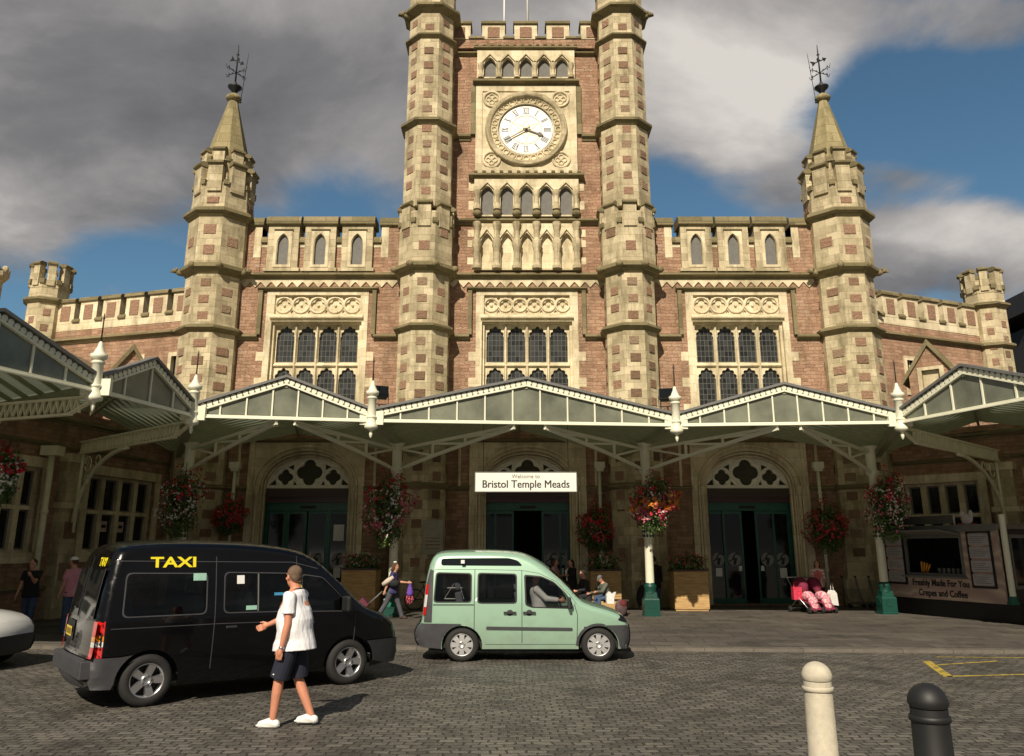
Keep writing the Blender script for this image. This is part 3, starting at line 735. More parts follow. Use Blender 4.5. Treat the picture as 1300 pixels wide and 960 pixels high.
# =============== LOWER WINGS (single storey, coming forward) as parts of the station ===============
def wall_run(A,B,H,wins,name,pil=(),inward=1):
    # wall from A to B (world xy); local x along, -y towards the forecourt
    A=Vector(A);B=Vector(B); d=(B-A); L=d.length; a=math.atan2(d.y,d.x)
    T=Matrix.Translation((-XC,-W,0))@Tm((A.x,A.y,0),a)
    m=MB(T); holes=[rect(w0,w1,z0,z1) for (w0,w1,z0,z1,n) in wins]
    m.plate(rect(0,L,0,H),holes,0,.5,RU); m.box(0,L,.5,3.0,0,H-.1,RU)
    string(m,0,L,H-.45,H-.2,.15); string(m,0,L,5.0,5.15,.08)
    string(m,0,L,.8,.95,.1,mi=WE)
    part(m,name,ST_)
    for (w0,w1,z0,z1,n) in wins:
        f=MB(T); hs=[]; pw=(w1-w0)/n; zt=z0+(z1-z0)*.52
        for i in range(n):
            hs.append(rect(w0+pw*i+.10,w0+pw*(i+1)-.10,z0+.08,zt-.06)); hs.append(rect(w0+pw*i+.10,w0+pw*(i+1)-.10,zt+.06,z1-.1))
        f.plate(rect(w0,w1,z0,z1),hs,.12,.34,CR)
        f.plate(rect(w0-.28,w1+.28,z0-.3,z1+.3),[rect(w0,w1,z0,z1)],-.05,.14,CR)
        o=part(f,'lower_window',ST_)
        g=MB(T); g.box(w0+.02,w1-.02,.29,.31,z0+.02,z1-.02,0)
        for i in range(n):
            x0=w0+pw*i+.10; x1=w0+pw*(i+1)-.10
            for (p,q) in ((z0+.08,zt-.06),(zt+.06,z1-.1)):
                g.plate(rect(x0,x1,p,q),[rect(x0+.05,x1-.05,p+.05,q-.05)],.24,.29,1)
        part(g,'lower_pane',[M['dark_glass'],M['lead']],o)
    for x in pil:
        p=MB(T); p.box(x-.35,x+.35,-.35,.05,0,4.6,TU); p.box(x-.42,x+.42,-.42,.05,3.2,3.38,CR); p.box(x-.4,x+.4,-.4,.05,4.6,4.85,CR)
        for i in range(5): 
            if i%2: p.box(x-.25,x+.25,-.385,-.34,.5+i*.6,1.0+i*.6,PA)
        part(p,'pilaster',ST_)
    return T
notice_mat=plain('notice',(.55,.42,.40),.6)
LA,LB,LC=(-14.9,13.0),(-14.55,21.8),(-12.75,30.7)
wall_run(LB,LC,6.2,[(.6,2.6,1.9,4.35,3),(4.6,8.0,1.9,4.35,4)],'lower_wall',(3.6,))
TL=Matrix.Translation((-XC,-W,0))@Tm((LB[0],LB[1],0),math.atan2(LC[1]-LB[1],LC[0]-LB[0]))
for x in (5.87,6.72):
    m=MB(TL); m.plate(rect(x-.15,x+.15,2.55,2.9),[rect(x-.11,x+.11,2.68,2.78)],.25,.27,0); part(m,'notice',[notice_mat])
wall_run(LA,LB,6.2,[(4.6,8.2,1.9,4.35,4)],'lower_wall')
RA,RB,RC=(14.0,30.7),(19.0,25.4),(20.2,17.0)
TR=wall_run(RA,RB,6.2,[(.7,3.2,1.9,4.3,4),(4.9,6.9,1.9,4.3,3)],'lower_wall',(4.05,))
wall_run(RB,RC,6.2,[(2.0,5.0,1.9,4.35,4)],'lower_wall')
# stone gablets rising above the lower wings
def dormer(loc,rz,w,h,z):
    T=Matrix.Translation((-XC,-W,0))@Tm((loc[0],loc[1],z),rz); m=MB(T)
    m.plate([(-w/2,-2.4),(w/2,-2.4),(w/2,0),(0,h),(-w/2,0)],[rect(-w*.2,w*.2,-.9,.1)],0,.3,RU)
    m.plate(rect(-w*.3,w*.3,-1.05,.22),[rect(-w*.2,w*.2,-.9,.1)],-.05,.1,CR); m.box(-w*.2,w*.2,.12,.14,-.9,.1,CR)
    for s in (-1,1):
        m.add([(s*(w/2+.22),-.12,-.16),(s*(w/2+.22),2.2,-.16),(0,2.2,h+.12),(0,-.12,h+.12),(s*(w/2+.22),-.12,-.36),(s*(w/2+.22),2.2,-.36),(0,2.2,h-.12),(0,-.12,h-.12)],
              [(0,1,2,3),(4,7,6,5),(0,3,7,4),(0,4,5,1),(1,5,6,2)],WE)
        m.box(s*(w/2-.06)-.06,s*(w/2-.06)+.06,.1,2.0,-2.4,-.1,RU)
    part(m,'stone_gable',ST_)
dormer((15.55,29.3),R(-38),1.5,1.15,8.35)
dormer((-14.3,29.6),R(30),1.3,1.05,8.35)
# =============== CANOPY ===============
can=empty('station_canopy',(0,0,0),0,'cream iron and glass canopy with zigzag gabled valance and scalloped trim along the station front','canopy')
ZV,ZA=5.34,6.42
F=[(-10.75,12.7),(-9.12,17.4),(-8.33,20.9),(-3.8,21.7),(4.6,22.5),(10.65,22.0),(12.1,17.75),(12.7,12.9)]
Bk=[(-14.85,13.2),(-14.6,21.0),(-12.9,31.25),(-3.65,31.2),(4.1,31.2),(14.0,31.25),(18.9,25.3),(20.1,17.5)]
NM=[6,4,7,11,9,5,6]
def lerp(a,b,t): return tuple(a[i]+(b[i]-a[i])*t for i in range(len(a)))
bayfaces=[]
for i in range(7):
    Fa,Fb,Ba,Bb=F[i],F[i+1],Bk[i],Bk[i+1]
    d=Vector(Fb)-Vector(Fa); L=d.length; T=Tm((Fa[0],Fa[1],0),math.atan2(d.y,d.x)); h=L/2
    za=ZA+(.12 if i==3 else 0); g=.16
    # green glazed infill
    m=MB(T); m.plate([(g,ZV+.10),(L-g,ZV+.10),(L-g,ZV+.22),(h,za-.12),(g,ZV+.22)],(),.03,.06,0,True); part(m,'glazed_infill',[M['canopy_glass']],can)
    # frame: rail, barge boards, mullions
    m=MB(T); m.box(g*.6,L-g*.6,-.04,.10,ZV,ZV+.075,0); m.box(g,L-g,-.075,.0,ZV-.02,ZV+.01,0)
    def sl(x): return (ZV+.30)+(za-ZV-.30+.05)*(x/h if x<=h else (L-x)/h)
    for s in (0,1):
        P=[(g*.5,sl(g*.5)),(h,sl(h)),(h,sl(h)+.07),(g*.5,sl(g*.5)+.07)]
        Q=[(g*.5,sl(g*.5)-.20),(h,sl(h)-.20),(h,sl(h)-.15),(g*.5,sl(g*.5)-.15)]
        K=[(g*.5,sl(g*.5)-.16),(h,sl(h)-.16),(h,sl(h)),(g*.5,sl(g*.5))]
        if s: P=[(L-x,z) for x,z in P][::-1]; Q=[(L-x,z) for x,z in Q][::-1]; K=[(L-x,z) for x,z in K][::-1]
        m.plate(P,(),-.10,.12,1,True); m.plate(Q,(),-.05,.05,0,True); m.plate(K,(),.0,.04,2,True)
    n=NM[i]
    for k in range(1,n):
        x=L*k/n; zt=sl(x)-.18
        m.box(x-.02,x+.02,-.01,.04,ZV+.075,zt,0)
    part(m,'gable_frame',[M['paint_cream'],M['lead'],M['canopy_glass']],can)
    m=MB(T); cnt=int(L/.155)
    for k in range(cnt):
        x=g+(L-2*g)*(k+.5)/cnt; z=sl(x)-.085; m.plate(circ(x,z,.069,12),(),-.035,0,0)
    part(m,'scalloped_trim',[M['paint_cream']],can)
    # roof slopes
    Am=lerp(Fa,Fb,.5); Bm=lerp(Ba,Bb,.5); zt=za+.02
    m=MB()
    for P,Q in ((Fa,Ba),(Fb,Bb)):
        v=[(P[0],P[1],ZV+.16),(Q[0],Q[1],ZV+.16),(Bm[0],Bm[1],zt-.06),(Am[0],Am[1],zt-.06)]
        v2=[(a,b,c+.07) for a,b,c in v]
        m.add(v2,[(0,1,2,3)],0)
        dep=math.dist(Am,Bm); nb=int(dep/.55)
        for k in range(1,nb):
            t=k/nb; a=lerp(P,Q,t); b=lerp(Am,Bm,t)
            m.bar((a[0],a[1],ZV+.13),(b[0],b[1],zt-.10),.045,.10,2)
    # ridge beam + valley gutter
    m.bar((Am[0],Am[1],zt-.16),(Bm[0],Bm[1],zt-.16),.08,.16,2)
    part(m,'roof_slope',[M['roof_under'],M['roof_top'],M['rib']],can)
    m=MB(); m.bar((Fa[0],Fa[1],ZV+.05),(Ba[0],Ba[1],ZV+.05),.22,.2,0); part(m,'valley_gutter',[M['rib']],can)
# posts at the valleys
for i,(x,y) in enumerate(F):
    m=MB(); c=(x,y-.06,0)
    m.lathe([(.0,4.88),(.035,4.92),(.05,5.0),(.035,5.06),(.06,5.1),(.17,5.14),(.19,5.2),(.14,5.28),(.115,5.36),(.115,6.05),(.17,6.07),(.18,6.16),(.12,6.19),(.105,6.24),(.06,6.34),(.045,6.42),(.02,6.46)],c,14,0)
    m.lathe([(.125,5.42),(.145,5.45),(.125,5.48)],c,14,0); m.lathe([(.125,5.95),(.15,5.98),(.125,6.01)],c,14,0)
    for s in (-1,1): m.box(x+s*.22-.1,x+s*.22+.1,y-.06,y+.06,5.25,5.62,0)
    p=part(m,'valley_post',[M['paint_cream']],can)
    k=MB(); k.tube([(x,y-.06,6.45),(x,y-.06,6.95),(x,y-.06,7.0),(x,y-.06,7.12)],[.02,.016,.03,.004],6); part(k,'spike',[M['brown']],p)
# columns
cols=[(-10.35,26.0),(-3.72,26.2),(4.3,26.2),(11.95,27.0)]
def column(x,y):
    m=MB(); m.lathe([(.135,.95),(.13,2.3),(.135,2.32),(.15,2.34),(.15,2.62),(.135,2.64),(.13,2.7),(.125,4.3),(.2,4.42),(.2,4.5),(.15,4.56),(.16,5.2),(.26,5.32)],(x,y,0),18,0)
    for k in range(10):
        a=2*PI*k/10; 
        for z in (2.40,2.54): m.ball((x+.15*math.cos(a),y+.15*math.sin(a),z),(.035,.035,.05),6,5,1)
    o=part(m,'column',[M['paint_cream'],M['green_dark']],can)
    b=MB(); w=.235
    q=lambda w: w*math.sqrt(2)
    b.lathe([(q(w+.02),.0),(q(w+.02),.05),(q(w),.07),(q(w),.48),(q(w-.02),.52),(q(w-.05),.54),(q(.165),.70)],(x,y,0),4,0,False,PI/4)
    b.lathe([(.19,.68),(.17,.8),(.20,.86),(.19,.90),(.15,.94),(.14,.98)],(x,y,0),18,0)
    for k in range(4):
        T=Tm((x,y,0),k*PI/2); b.plate(circ(0,.36,.13,16),(),-w-.012,-w+.02,0,T=T) 
    part(b,'column_base',[M['green_dark']],o)
    return o
for c in cols: column(*c)
column(17.6,22.6)
def truss(c,target,zc=0):
    # lattice arm from the column up to the roof of the neighbouring bay
    x,y=c; X,Y=target; m=MB(); L=math.dist(c,target)
    d=((X-x)/L,(Y-y)/L)
    P=lambda t,z:(x+d[0]*L*t,y+d[1]*L*t,z)
    z0,z1=5.12,5.28
    top=lambda t: z0+(z1-z0)*t
    bot=lambda t: 4.40+(.84)*(t**.8)
    N=14; ts=[.03+.97*i/N for i in range(N+1)]
    for i in range(N): m.bar(P(ts[i],bot(ts[i])),P(ts[i+1],bot(ts[i+1])),.07,.095,0)
    m.bar(P(.02,top(.02)),P(1,top(1)),.07,.085,0)
    for i,t in enumerate((.34,.62,.86)): m.bar(P(t,bot(t)),P(t+.001,top(t)),.06,.06,0)
    for a,b in ((.06,.34),(.34,.62),(.62,.86)): m.bar(P(b,bot(b)+.02),P(a,top(a)-.04),.05,.06,0)
    part(m,'lattice_arm',[M['paint_cream']],can)
for k in range(3):
    Fa,Fb=F[2+k],F[3+k]
    truss(cols[k],lerp(Fa,Fb,.46)); truss(cols[k+1],lerp(Fa,Fb,.56))
# lattice beams of the side bays with curved brackets to the wall pilasters
def lattice_beam(A,B,z=4.88,br=True,skip=.0):
    m=MB(); L=math.dist(A,B); P=lambda t,z:(A[0]+(B[0]-A[0])*t,A[1]+(B[1]-A[1])*t,z)
    m.bar(P(0,z+.36),P(1,z+.36),.12,.05,0); m.bar(P(.12,z),P(1,z),.12,.05,0); m.bar(P(0,z+.3),P(.13,z),.1,.05,0)
    n=int(L/.2)
    for k in range(int(n*.1),n):
        m.bar(P(k/n,z+.02),P((k+.5)/n,z+.34),.05,.035,0); m.bar(P((k+.5)/n,z+.34),P((k+1)/n,z+.02),.05,.035,0)
    if br:
        pts=[]
        for i in range(13):
            a=i/12*PI/2; t=1-(.02+.46*(1-math.cos(a))); zz=z-2.1+2.05*math.sin(a); pts.append(P(t,zz))
        m.tube(pts,.06,8,0); m.tube([P(.965,z-2.4),P(.965,z)],.045,8,0)
        # scrolled iron in the spandrel
        for (t,zz,r) in ((.9,z-.35,.22),(.9,z-.85,.16),(.80,z-.28,.15)):
            c=P(t,zz); dd=((B[0]-A[0])/L,(B[1]-A[1])/L)
            m.tube([(c[0]+dd[0]*r*math.cos(q*.5),c[1]+dd[1]*r*math.cos(q*.5),c[2]+r*math.sin(q*.5)) for q in range(13)],.018,5,0)
    part(m,'lattice_beam',[M['paint_iron']],can)
lattice_beam((-8.35,20.9),(-13.5,25.3)); lattice_beam((-9.12,17.4),(-14.3,19.4)); lattice_beam((10.65,22.0),(16.5,27.5)); lattice_beam((12.1,17.75),(19.4,20.5))
for (x,y) in ((-13.75,24.2),(17.35,26.75)):
    pp=MB(); pp.tube([(x,y,.1),(x,y,4.75)],.09,10,0); pp.box(x-.25,x+.25,y-.22,y+.22,4.7,4.98,0)
    pp.lathe([(.1,0),(.12,.03),(.12,.1),(.1,.13)],(x,y,3.0),10,0); part(pp,'rainwater_pipe',[M['paint_iron']],can)
# floodlights on the canopy edge
def flood(x,y,z,rz,label):
    e=empty('floodlight',(x,y,z),rz,label,'floodlight','floodlights behind the canopy valance')
    m=MB(); m.prismx([(-.20,-.12),(.16,-.16),(.2,.14),(-.16,.18)],-.22,.22,0); 
    for k in range(5): m.box(-.18+.08*k,-.16+.08*k,.17,.23,-.12,.12,0)
    m.build('housing',[M['iron']],e,bevel=.01)
    m=MB(); m.box(-.19,.19,-.215,-.205,-.10,.15,0,T=Matrix.Rotation(-.08,4,'X')); m.build('lens',[M['dark_glass']],e)
    m=MB(); m.tube([(-.25,0,.0),(-.25,0,-.32),(.25,0,-.32),(.25,0,0)],.015,6); m.tube([(0,0,-.32),(0,0,-.62)],.025,6); m.build('bracket',[M['iron']],e)
p=at(482,499,22.3); flood(p.x,p.y,p.z,R(20),'black floodlight on the canopy beside the valley post left of the central gable')
p=at(847,502,23.0); flood(p.x,p.y,p.z,R(-20),'black floodlight on the canopy beside the valley post right of the central gable')
# station name sign
sg=empty('station_sign',(.39,23.0,0),0,'white station name sign hanging under the canopy before the central arch','sign')
m=MB(); m.box(-1.42,1.42,-.03,.03,3.565,4.09,0); m.plate(rect(-1.44,1.44,3.545,4.11),[rect(-1.42,1.42,3.565,4.09)],-.04,.04,1,True); m.build('board',[M['sign_white'],M['lead']],sg)
for x in (-1.2,1.2): m=MB(); m.tube([(x,0,4.1),(x,0,6.0)],.008,6); m.build('hanger',[M['iron']],sg)
for q in (-.005,.005): textmesh('lettering','Bristol Temple Meads',.30,M['ink'],sg,Tm((q,-.036-abs(q-.005)*.1,3.76)),.002,0,.93)
textmesh('lettering','Welcome to',.155,M['lead'],sg,Tm((0,-.036,3.98)),.002,0,1.0)
# kiosk
kx,ky=12.42,27.75; kv=Vector((13.78,23.55))-Vector((kx,ky)); KL=kv.length; ka=math.atan2(kv.y,kv.x)
kk=empty('crepe_kiosk',(kx,ky,0),ka,'crepe and coffee kiosk with open serving hatch and price boards under the right canopy','kiosk')
# local x along the front, -y faces the forecourt
kfront=NT('kiosk_print'); uv=kfront.coord('UV'); w=kfront.node('ShaderNodeTexWave'); w.bands_direction='Y'; w.inputs['Scale'].default_value=.45; w.inputs['Distortion'].default_value=9; w.inputs['Detail'].default_value=5; w.inputs['Detail Scale'].default_value=.7; kfront.link(uv,w.inputs['Vector'])
kfront.link(kfront.ramp(w.outputs['Fac'],[(0,(.40,.28,.24)),(.45,(.50,.38,.31)),(.7,(.60,.50,.38)),(1,(.43,.30,.26))]),kfront.b.inputs['Base Color']); kfront.b.inputs['Roughness'].default_value=.35
m=MB(); m.plate(rect(0,KL,.5,2.55),[rect(.95,3.1,1.25,2.35)],0,.06,0,True); m.box(0,KL,2.0,2.06,.5,2.55,2); m.box(0,.05,.06,2.0,.5,2.55,2); m.box(KL-.05,KL,.06,2.0,.5,2.55,2); m.box(.05,KL-.05,.06,2.0,1.18,1.24,2); part(m,'body',[kfront.mat,M['black'],plain('kiosk_in',(.04,.035,.035),.6)],kk)
m=MB(); m.box(.04,KL-.02,.04,1.98,0,.5,0); part(m,'skirt',[M['black']],kk)
m=MB(); m.box(-.1,KL+.1,-.12,2.15,2.55,2.68,0); m.box(-.1,KL+.1,-.14,-.12,2.5,2.70,1); part(m,'roof',[plain('kiosk_roof',(.16,.14,.13),.5),M['lead']],kk)
m=MB(); m.plate(rect(.9,3.15,1.2,2.4),[rect(.98,3.07,1.28,2.32)],-.03,.02,0); m.box(.85,3.2,-.22,.02,1.14,1.2,0); part(m,'hatch_frame',[M['lead']],kk)
m=MB(); T=Matrix.Translation((0,0,2.40))@Matrix.Rotation(R(-8),4,'X'); m.box(.9,3.15,-.85,-.02,0,.04,0,T); part(m,'hatch_flap',[plain('flap',(.20,.18,.17),.5)],kk)
m=MB(); 
for k in range(4): m.tube([(1.35+.07*k,.15,1.28),(1.42+.11*k,.1,1.62-.03*k)],.03,6,0)
for k in range(6): m.lathe([(.05,0),(.06,.12),(.05,.18)],(1.9+.18*k,.3,1.25),8,1)
part(m,'counter_jars',[plain('orange',(.75,.32,.03),.5),M['lead']],kk)
m=MB(); m.lathe([(.14,0),(.17,.2),(.12,.26)],(2.3,1.0,1.24),10,0); m.box(2.6,3.0,.8,1.2,1.24,1.7,0); m.box(1.3,1.7,1.1,1.6,1.24,1.6,0); part(m,'machine',[M['iron']],kk)
bm_=plain('board',(.42,.39,.40),.5)
for x0,rows in ((.10,5),(3.42,5)):
    m=MB()
    w=.72
    for r_ in range(4):
        z=.98+r_*.38; m.box(x0,x0+w,-.035,.0,z,z+.31,0)
        for q in range(4): m.box(x0+.06,x0+w-.1-.05*((q*7+r_)%4),-.037,-.034,z+.06+.055*q,z+.075+.055*q,2)
    m.plate(rect(x0-.05,x0+w+.05,.90,2.50),[rect(x0,x0+w,.96,2.46)],-.05,.0,1); part(m,'price_board',[bm_,M['black'],M['lead']],kk)
textmesh('lettering','Freshly Made For You',.27,M['ink'],kk,Tm((2.15,-.012,.98)),.002,.006,.90)
textmesh('lettering','Crepes and Coffee',.27,M['ink'],kk,Tm((2.2,-.012,.68)),.002,.006,.90)
m=MB(); m.box(.9,3.0,-.04,-.02,2.75,3.0,1); m.ball((3.5,-.05,2.85),(.22,.05,.16),10,6,0); m.ball((3.35,-.05,3.0),(.09,.04,.12),8,5,0); m.ball((3.66,-.05,2.98),(.08,.04,.14),8,5,0); m.box(3.15,3.8,-.06,-.01,2.66,2.74,2); m.box(.2,.8,-.04,-.02,2.72,2.95,3); m.box(3.0,3.04,-.05,-.02,2.68,3.0,0)
part(m,'roof_sign',[plain('cow',(.5,.45,.43),.5),plain('mount',(.11,.10,.09),.6),plain('rd',(.3,.03,.02),.5),M['lead']],kk)
m=MB(); m.lathe([(.16,.5),(.16,.56),(.12,.6),(.12,.68),(.09,.72)],(KL+.12,.12,0),14,1); m.lathe([(.085,.72),(.085,2.95)],(KL+.12,.12,0),14,0); part(m,'corner_post',[M['paint_cream'],M['green_paint']],kk)
m=MB(); m.box(KL-.018,KL+.4,.002,1.9,0,.498,0); part(m,'ledge',[M['black']],kk)
m=MB(); m.box(KL,KL+.02,.35,1.8,.9,2.4,0); m.plate(rect(.35,1.8,.9,2.4),[rect(.42,1.05,1.0,2.3),rect(1.12,1.73,1.0,2.3)],-.02,.0,1,T=Tm((KL+.04,0,0),PI/2)); part(m,'end_panel',[M['dark_glass'],M['lead']],kk)
# post
sp_=at(1283,763,23.35)
# black sheds and building behind on the right
sh=empty('train_shed',(25.4,38,0),0,'dark train shed roof with pale glazing strips beyond the right wing','building')
m=MB(); m.box(0,14,0,14,0,12.6,0); m.box(-.2,14,-.02,.0,12.6,12.75,2); part(m,'wall',[plain('shedwall',(.035,.03,.028),.8),M['black'],M['lead']],sh)
m=MB(); m.add([(-.4,-.4,14.2),(14,-.4,17.2),(14,14,17.2),(-.4,14,14.2),(-.4,-.4,13.2),(14,-.4,13.2),(14,14,13.2),(-.4,14,13.2)],[(0,1,2,3),(0,4,5,1),(0,3,7,4),(4,7,6,5)],0)
for k in range(3): m.bar((-.4,-.44,13.3+k*.28),(14,-.44,15.3+k*.5),.03,.06,1)
m.bar((-.4,-.46,14.25),(14,-.46,17.25),.08,.12,1)
part(m,'roof',[plain('shedroof',(.03,.022,.02),.6),M['white']],sh)
m=MB(); m.box(0,14,-.1,-.03,10.3,12.2,0)
for k in range(12): m.box(.1+k*1.1,.16+k*1.1,-.14,-.1,10.3,12.2,1)
m.box(0,14,-.14,-.1,11.5,11.56,1); m.box(-.1,14,-.3,.0,9.8,10.3,1)
part(m,'window',[M['dark_glass'],M['lead']],sh)
# pinnacle and pale roof at the far left edge
pn=empty('stone_pinnacle',(-17.65,26.0,0),0,'narrow stone pinnacle with carved top cut by the left edge of the picture','pinnacle')
m=MB(); octa(m,(0,0,0),[(.34,0),(.30,10.8)],TU); octa(m,(0,0,0),[(.3,10.75),(.46,10.95),(.46,11.1),(.34,11.2)],TU); 
for k in range(8): m.ball((.4*math.cos(k*PI/4),.4*math.sin(k*PI/4),11.2),(.12,.12,.16),6,5,TU)
m.ball((0,0,11.15),(.32,.32,.2),8,6,WE); part(m,'shaft',ST_,pn)
lr=empty('pale_roofed_block',(-20.5,28,0),0,'low block with pale sloping roof behind the left canopy','building')
m=MB(); m.box(-5,3.2,0,4,0,9.3,0); part(m,'wall',[M['rubble']],lr)
m=MB(); m.add([(-5.2,-.2,11.9),(3.3,-.2,9.4),(3.3,4.2,9.4),(-5.2,4.2,11.9),(-5.2,-.2,9.2),(3.3,-.2,9.2),(3.3,4.2,9.2),(-5.2,4.2,9.2)],[(0,1,2,3),(0,4,5,1),(1,5,6,2),(3,2,6,7),(0,3,7,4)],0); part(m,'roof',[M['tympanum']],lr)
# =============== FLOWERS AND PLANTERS ===============
def leafmat(name,cols,rough=.6):
    t=NT(name); f=t.noise(t.coord('Object'),5,3,.6); oi=t.node('ShaderNodeNewGeometry'); 
    f=t.math('ADD',t.math('MULTIPLY',oi.outputs['Random Per Island'],.7),t.math('MULTIPLY',f,.3))
    t.link(t.ramp(f,[(i/(len(cols)-1)*.8+.1,c) for i,c in enumerate(cols)]),t.b.inputs['Base Color']); t.b.inputs['Roughness'].default_value=rough
    t.b.inputs['Subsurface Weight'].default_value=0; return t.mat
M['leaf']=leafmat('leaf',[(.025,.06,.012),(.055,.12,.025),(.10,.17,.035),(.15,.19,.05)])
M['red']=leafmat('red_petal',[(.35,.008,.012),(.60,.02,.03),(.55,.03,.08)])
M['whitep']=leafmat('white_petal',[(.55,.55,.48),(.8,.78,.72)])
M['pink']=leafmat('pink_petal',[(.5,.06,.14),(.65,.16,.2),(.35,.03,.09)])
M['orange']=leafmat('orange_petal',[(.7,.2,.02),(.8,.3,.03)])
def cloud(mb,c,r,n,size,rng,lo=-1,hi=1,droop=0,shell=.55,mi=0,clump=None):
    for _ in range(n):
        while True:
            v=Vector((rng.uniform(-1,1),rng.uniform(-1,1),rng.uniform(-1,1)))
            if shell<v.length<1.0 and lo<=v.z<=hi: break
        if clump is not None and noise.noise(v*2.2+Vector(clump))<.0+rng.uniform(-.2,.15): continue
        wob=1+.62*noise.noise(v*2.1+Vector((c[0],c[1],c[2])))
        p=Vector((c[0]+v.x*r[0]*wob,c[1]+v.y*r[1]*wob,c[2]+v.z*r[2]*wob))
        s=size*rng.uniform(.6,1.3); nrm=(v+Vector((rng.uniform(-.9,.9),rng.uniform(-.9,.9),rng.uniform(-.4,.9)))).normalized()
        x=nrm.orthogonal().normalized(); x=Matrix.Rotation(rng.uniform(0,6.28),3,nrm)@x; y=nrm.cross(x)
        mb.add([p-x*s*.5,p-y*s*.32+nrm*s*.1,p+x*s*.5,p+y*s*.32+nrm*s*.1],[(0,1,2,3)],mi)
def basket(loc,rx,rz,label,seed,mixr=(1,.6,.3,0),group='hanging flower baskets under the canopy',wrap=True,ntier=1):
    rx*=.92; rz*=.95; rng=random.Random(seed); e=empty('flower_basket',loc,0,label,'flower basket',group)
    m=MB(); hh=rz
    m.lathe([(.03,-rz*.75),(rx*.35,-rz*.55),(rx*.55,-rz*.1),(rx*.58,rz*.2)],(0,0,0),12,0,cap=False); m.build('liner',[M['brown']],e)
    m=MB()
    if wrap: m.tube([(0,.0,rz*.2),(0,.1,rz+.25)],.01,5)
    else: m.tube([(0,0,rz*.2),(0,.25,rz+.3)],.012,5)
    m.build('hook',[M['iron']],e)
    f=MB(); cloud(f,(0,0,0),(rx,rx,rz),2600,.085,rng,shell=.45); cloud(f,(0,0,-rz*.55),(rx*.7,rx*.7,rz*.75),700,.075,rng,shell=.3)
    for _ in range(14):  # trailing stems
        a=rng.uniform(0,6.28); r0=rx*rng.uniform(.4,.9); L=rng.uniform(.2,.55)*rz
        for k in range(12): cloud(f,(r0*math.cos(a),r0*math.sin(a),-rz*.7-L*k/12),(.05,.05,.05),2,.06,rng,shell=0)
    f.build('foliage',[M['leaf']],e)
    def fl(nm,mat,n,lo,hi,sz,cl):
        g=MB(); cloud(g,(0,0,0),(rx*1.06,rx*1.06,rz*1.04),int(n*1.25),sz*1.5,rng,lo,hi,shell=.9,clump=cl); tag(g.build(nm,[mat],e),kind='stuff')
    cl=(seed*1.7,seed*.9,seed*.3)
    if mixr[0]: fl('red_flower_mass',M['red'],int(900*mixr[0]),.05 if mixr[1]>.4 else -.6,1,.075,(cl[0],cl[1],0))
    if mixr[1]: fl('white_flower_mass',M['whitep'],int(700*mixr[1]),-.7,.6,.06,(cl[1],3,cl[0]))
    if mixr[2]: fl('pink_flower_mass',M['pink'],int(800*mixr[2]),-.7,.3,.07,(5,cl[0],cl[1]))
    if mixr[3]: fl('orange_flower_mass',M['orange'],int(500*mixr[3]),-.3,.3,.075,(cl[0],8,1))
    return e
basket((-10.25,25.5,3.45),.62,1.0,'tall flower basket with red top and white trailing flowers on the leftmost canopy column',3,(.5,.9,.1,0))
basket((-3.85,25.55,3.25),.72,1.05,'large basket of red, white and pink flowers on the column left of the sign',5,(.6,.9,.9,0))
basket((4.45,25.55,3.42),.70,.82,'basket with orange and pink flowers on the column right of the sign',8,(.8,.4,.9,1.2))
basket((12.1,26.4,3.35),.62,1.0,'tall basket with red top and white flowers on the column beside the crepe kiosk',11,(.5,.9,.3,0))
g2='red flower baskets on the wall drainpipes'
basket((-10.35,30.3,3.2),.55,.6,'round red flower basket on the wall drainpipe left of the left doorway',13,(1.1,0,.3,0),g2)
basket((3.1,30.3,2.75),.68,.78,'round red flower basket on the wall drainpipe right of the central doorway',15,(1.2,0,.2,0),g2)
basket((11.55,30.3,2.8),.72,.82,'round red flower basket on the wall drainpipe right of the right doorway',17,(1.0,0,.2,0),g2)
basket((-12.0,19.2,3.7),.36,.62,'flower basket with red and white blooms cut by the left edge of the picture',19,(.7,.9,.1,0))
wood=NT('planter_wood'); v=wood.coord('UV',(1,7,1)); f_=wood.noise(v,2.2,5,.6); wood.link(wood.ramp(f_,[(.3,(.36,.21,.08)),(.7,(.60,.40,.17))]),wood.b.inputs['Base Color']); wood.b.inputs['Roughness'].default_value=.7
def planter(loc,w,d,h,label,seed,mr):
    rng=random.Random(seed); e=empty('wooden_planter',loc,0,label,'planter','wooden flower planters against the station wall')
    m=MB(); n=3
    for k in range(n): 
        z0=.06+(h-.06)*k/n; z1=.06+(h-.06)*(k+1)/n-.008
        m.box(-w/2,w/2,-d/2,d/2,z0,z1,0)
    m.box(-w/2+.03,w/2-.03,-d/2+.03,d/2-.03,0,h-.02,0); m.build('box',[wood.mat],e,bevel=.006)
    m=MB(); m.plate([(-w/2-.03,0),(w/2+.03,0),(w/2+.03,.05),(-w/2-.03,.05)],(),-d/2-.03,d/2+.03,0,True,Tm((0,0,h))); m.build('rim',[M['brown']],e)
    f=MB(); cloud(f,(0,0,h+.2),(w*.55,d*.55,.36),1500,.085,rng,-.5,1,shell=.3); f.build('foliage',[M['leaf']],e)
    g=MB(); cloud(g,(0,0,h+.22),(w*.55,d*.55,.38),420,.07,rng,-.2,1,shell=.85,clump=(seed,0,0)); tag(g.build('pink_flower_mass',[M[mr[0]]],e),kind='stuff')
    g=MB(); cloud(g,(0,0,h+.22),(w*.55,d*.55,.38),300,.06,rng,-.2,1,shell=.85,clump=(0,seed,2)); tag(g.build('white_flower_mass',[M[mr[1]]],e),kind='stuff')
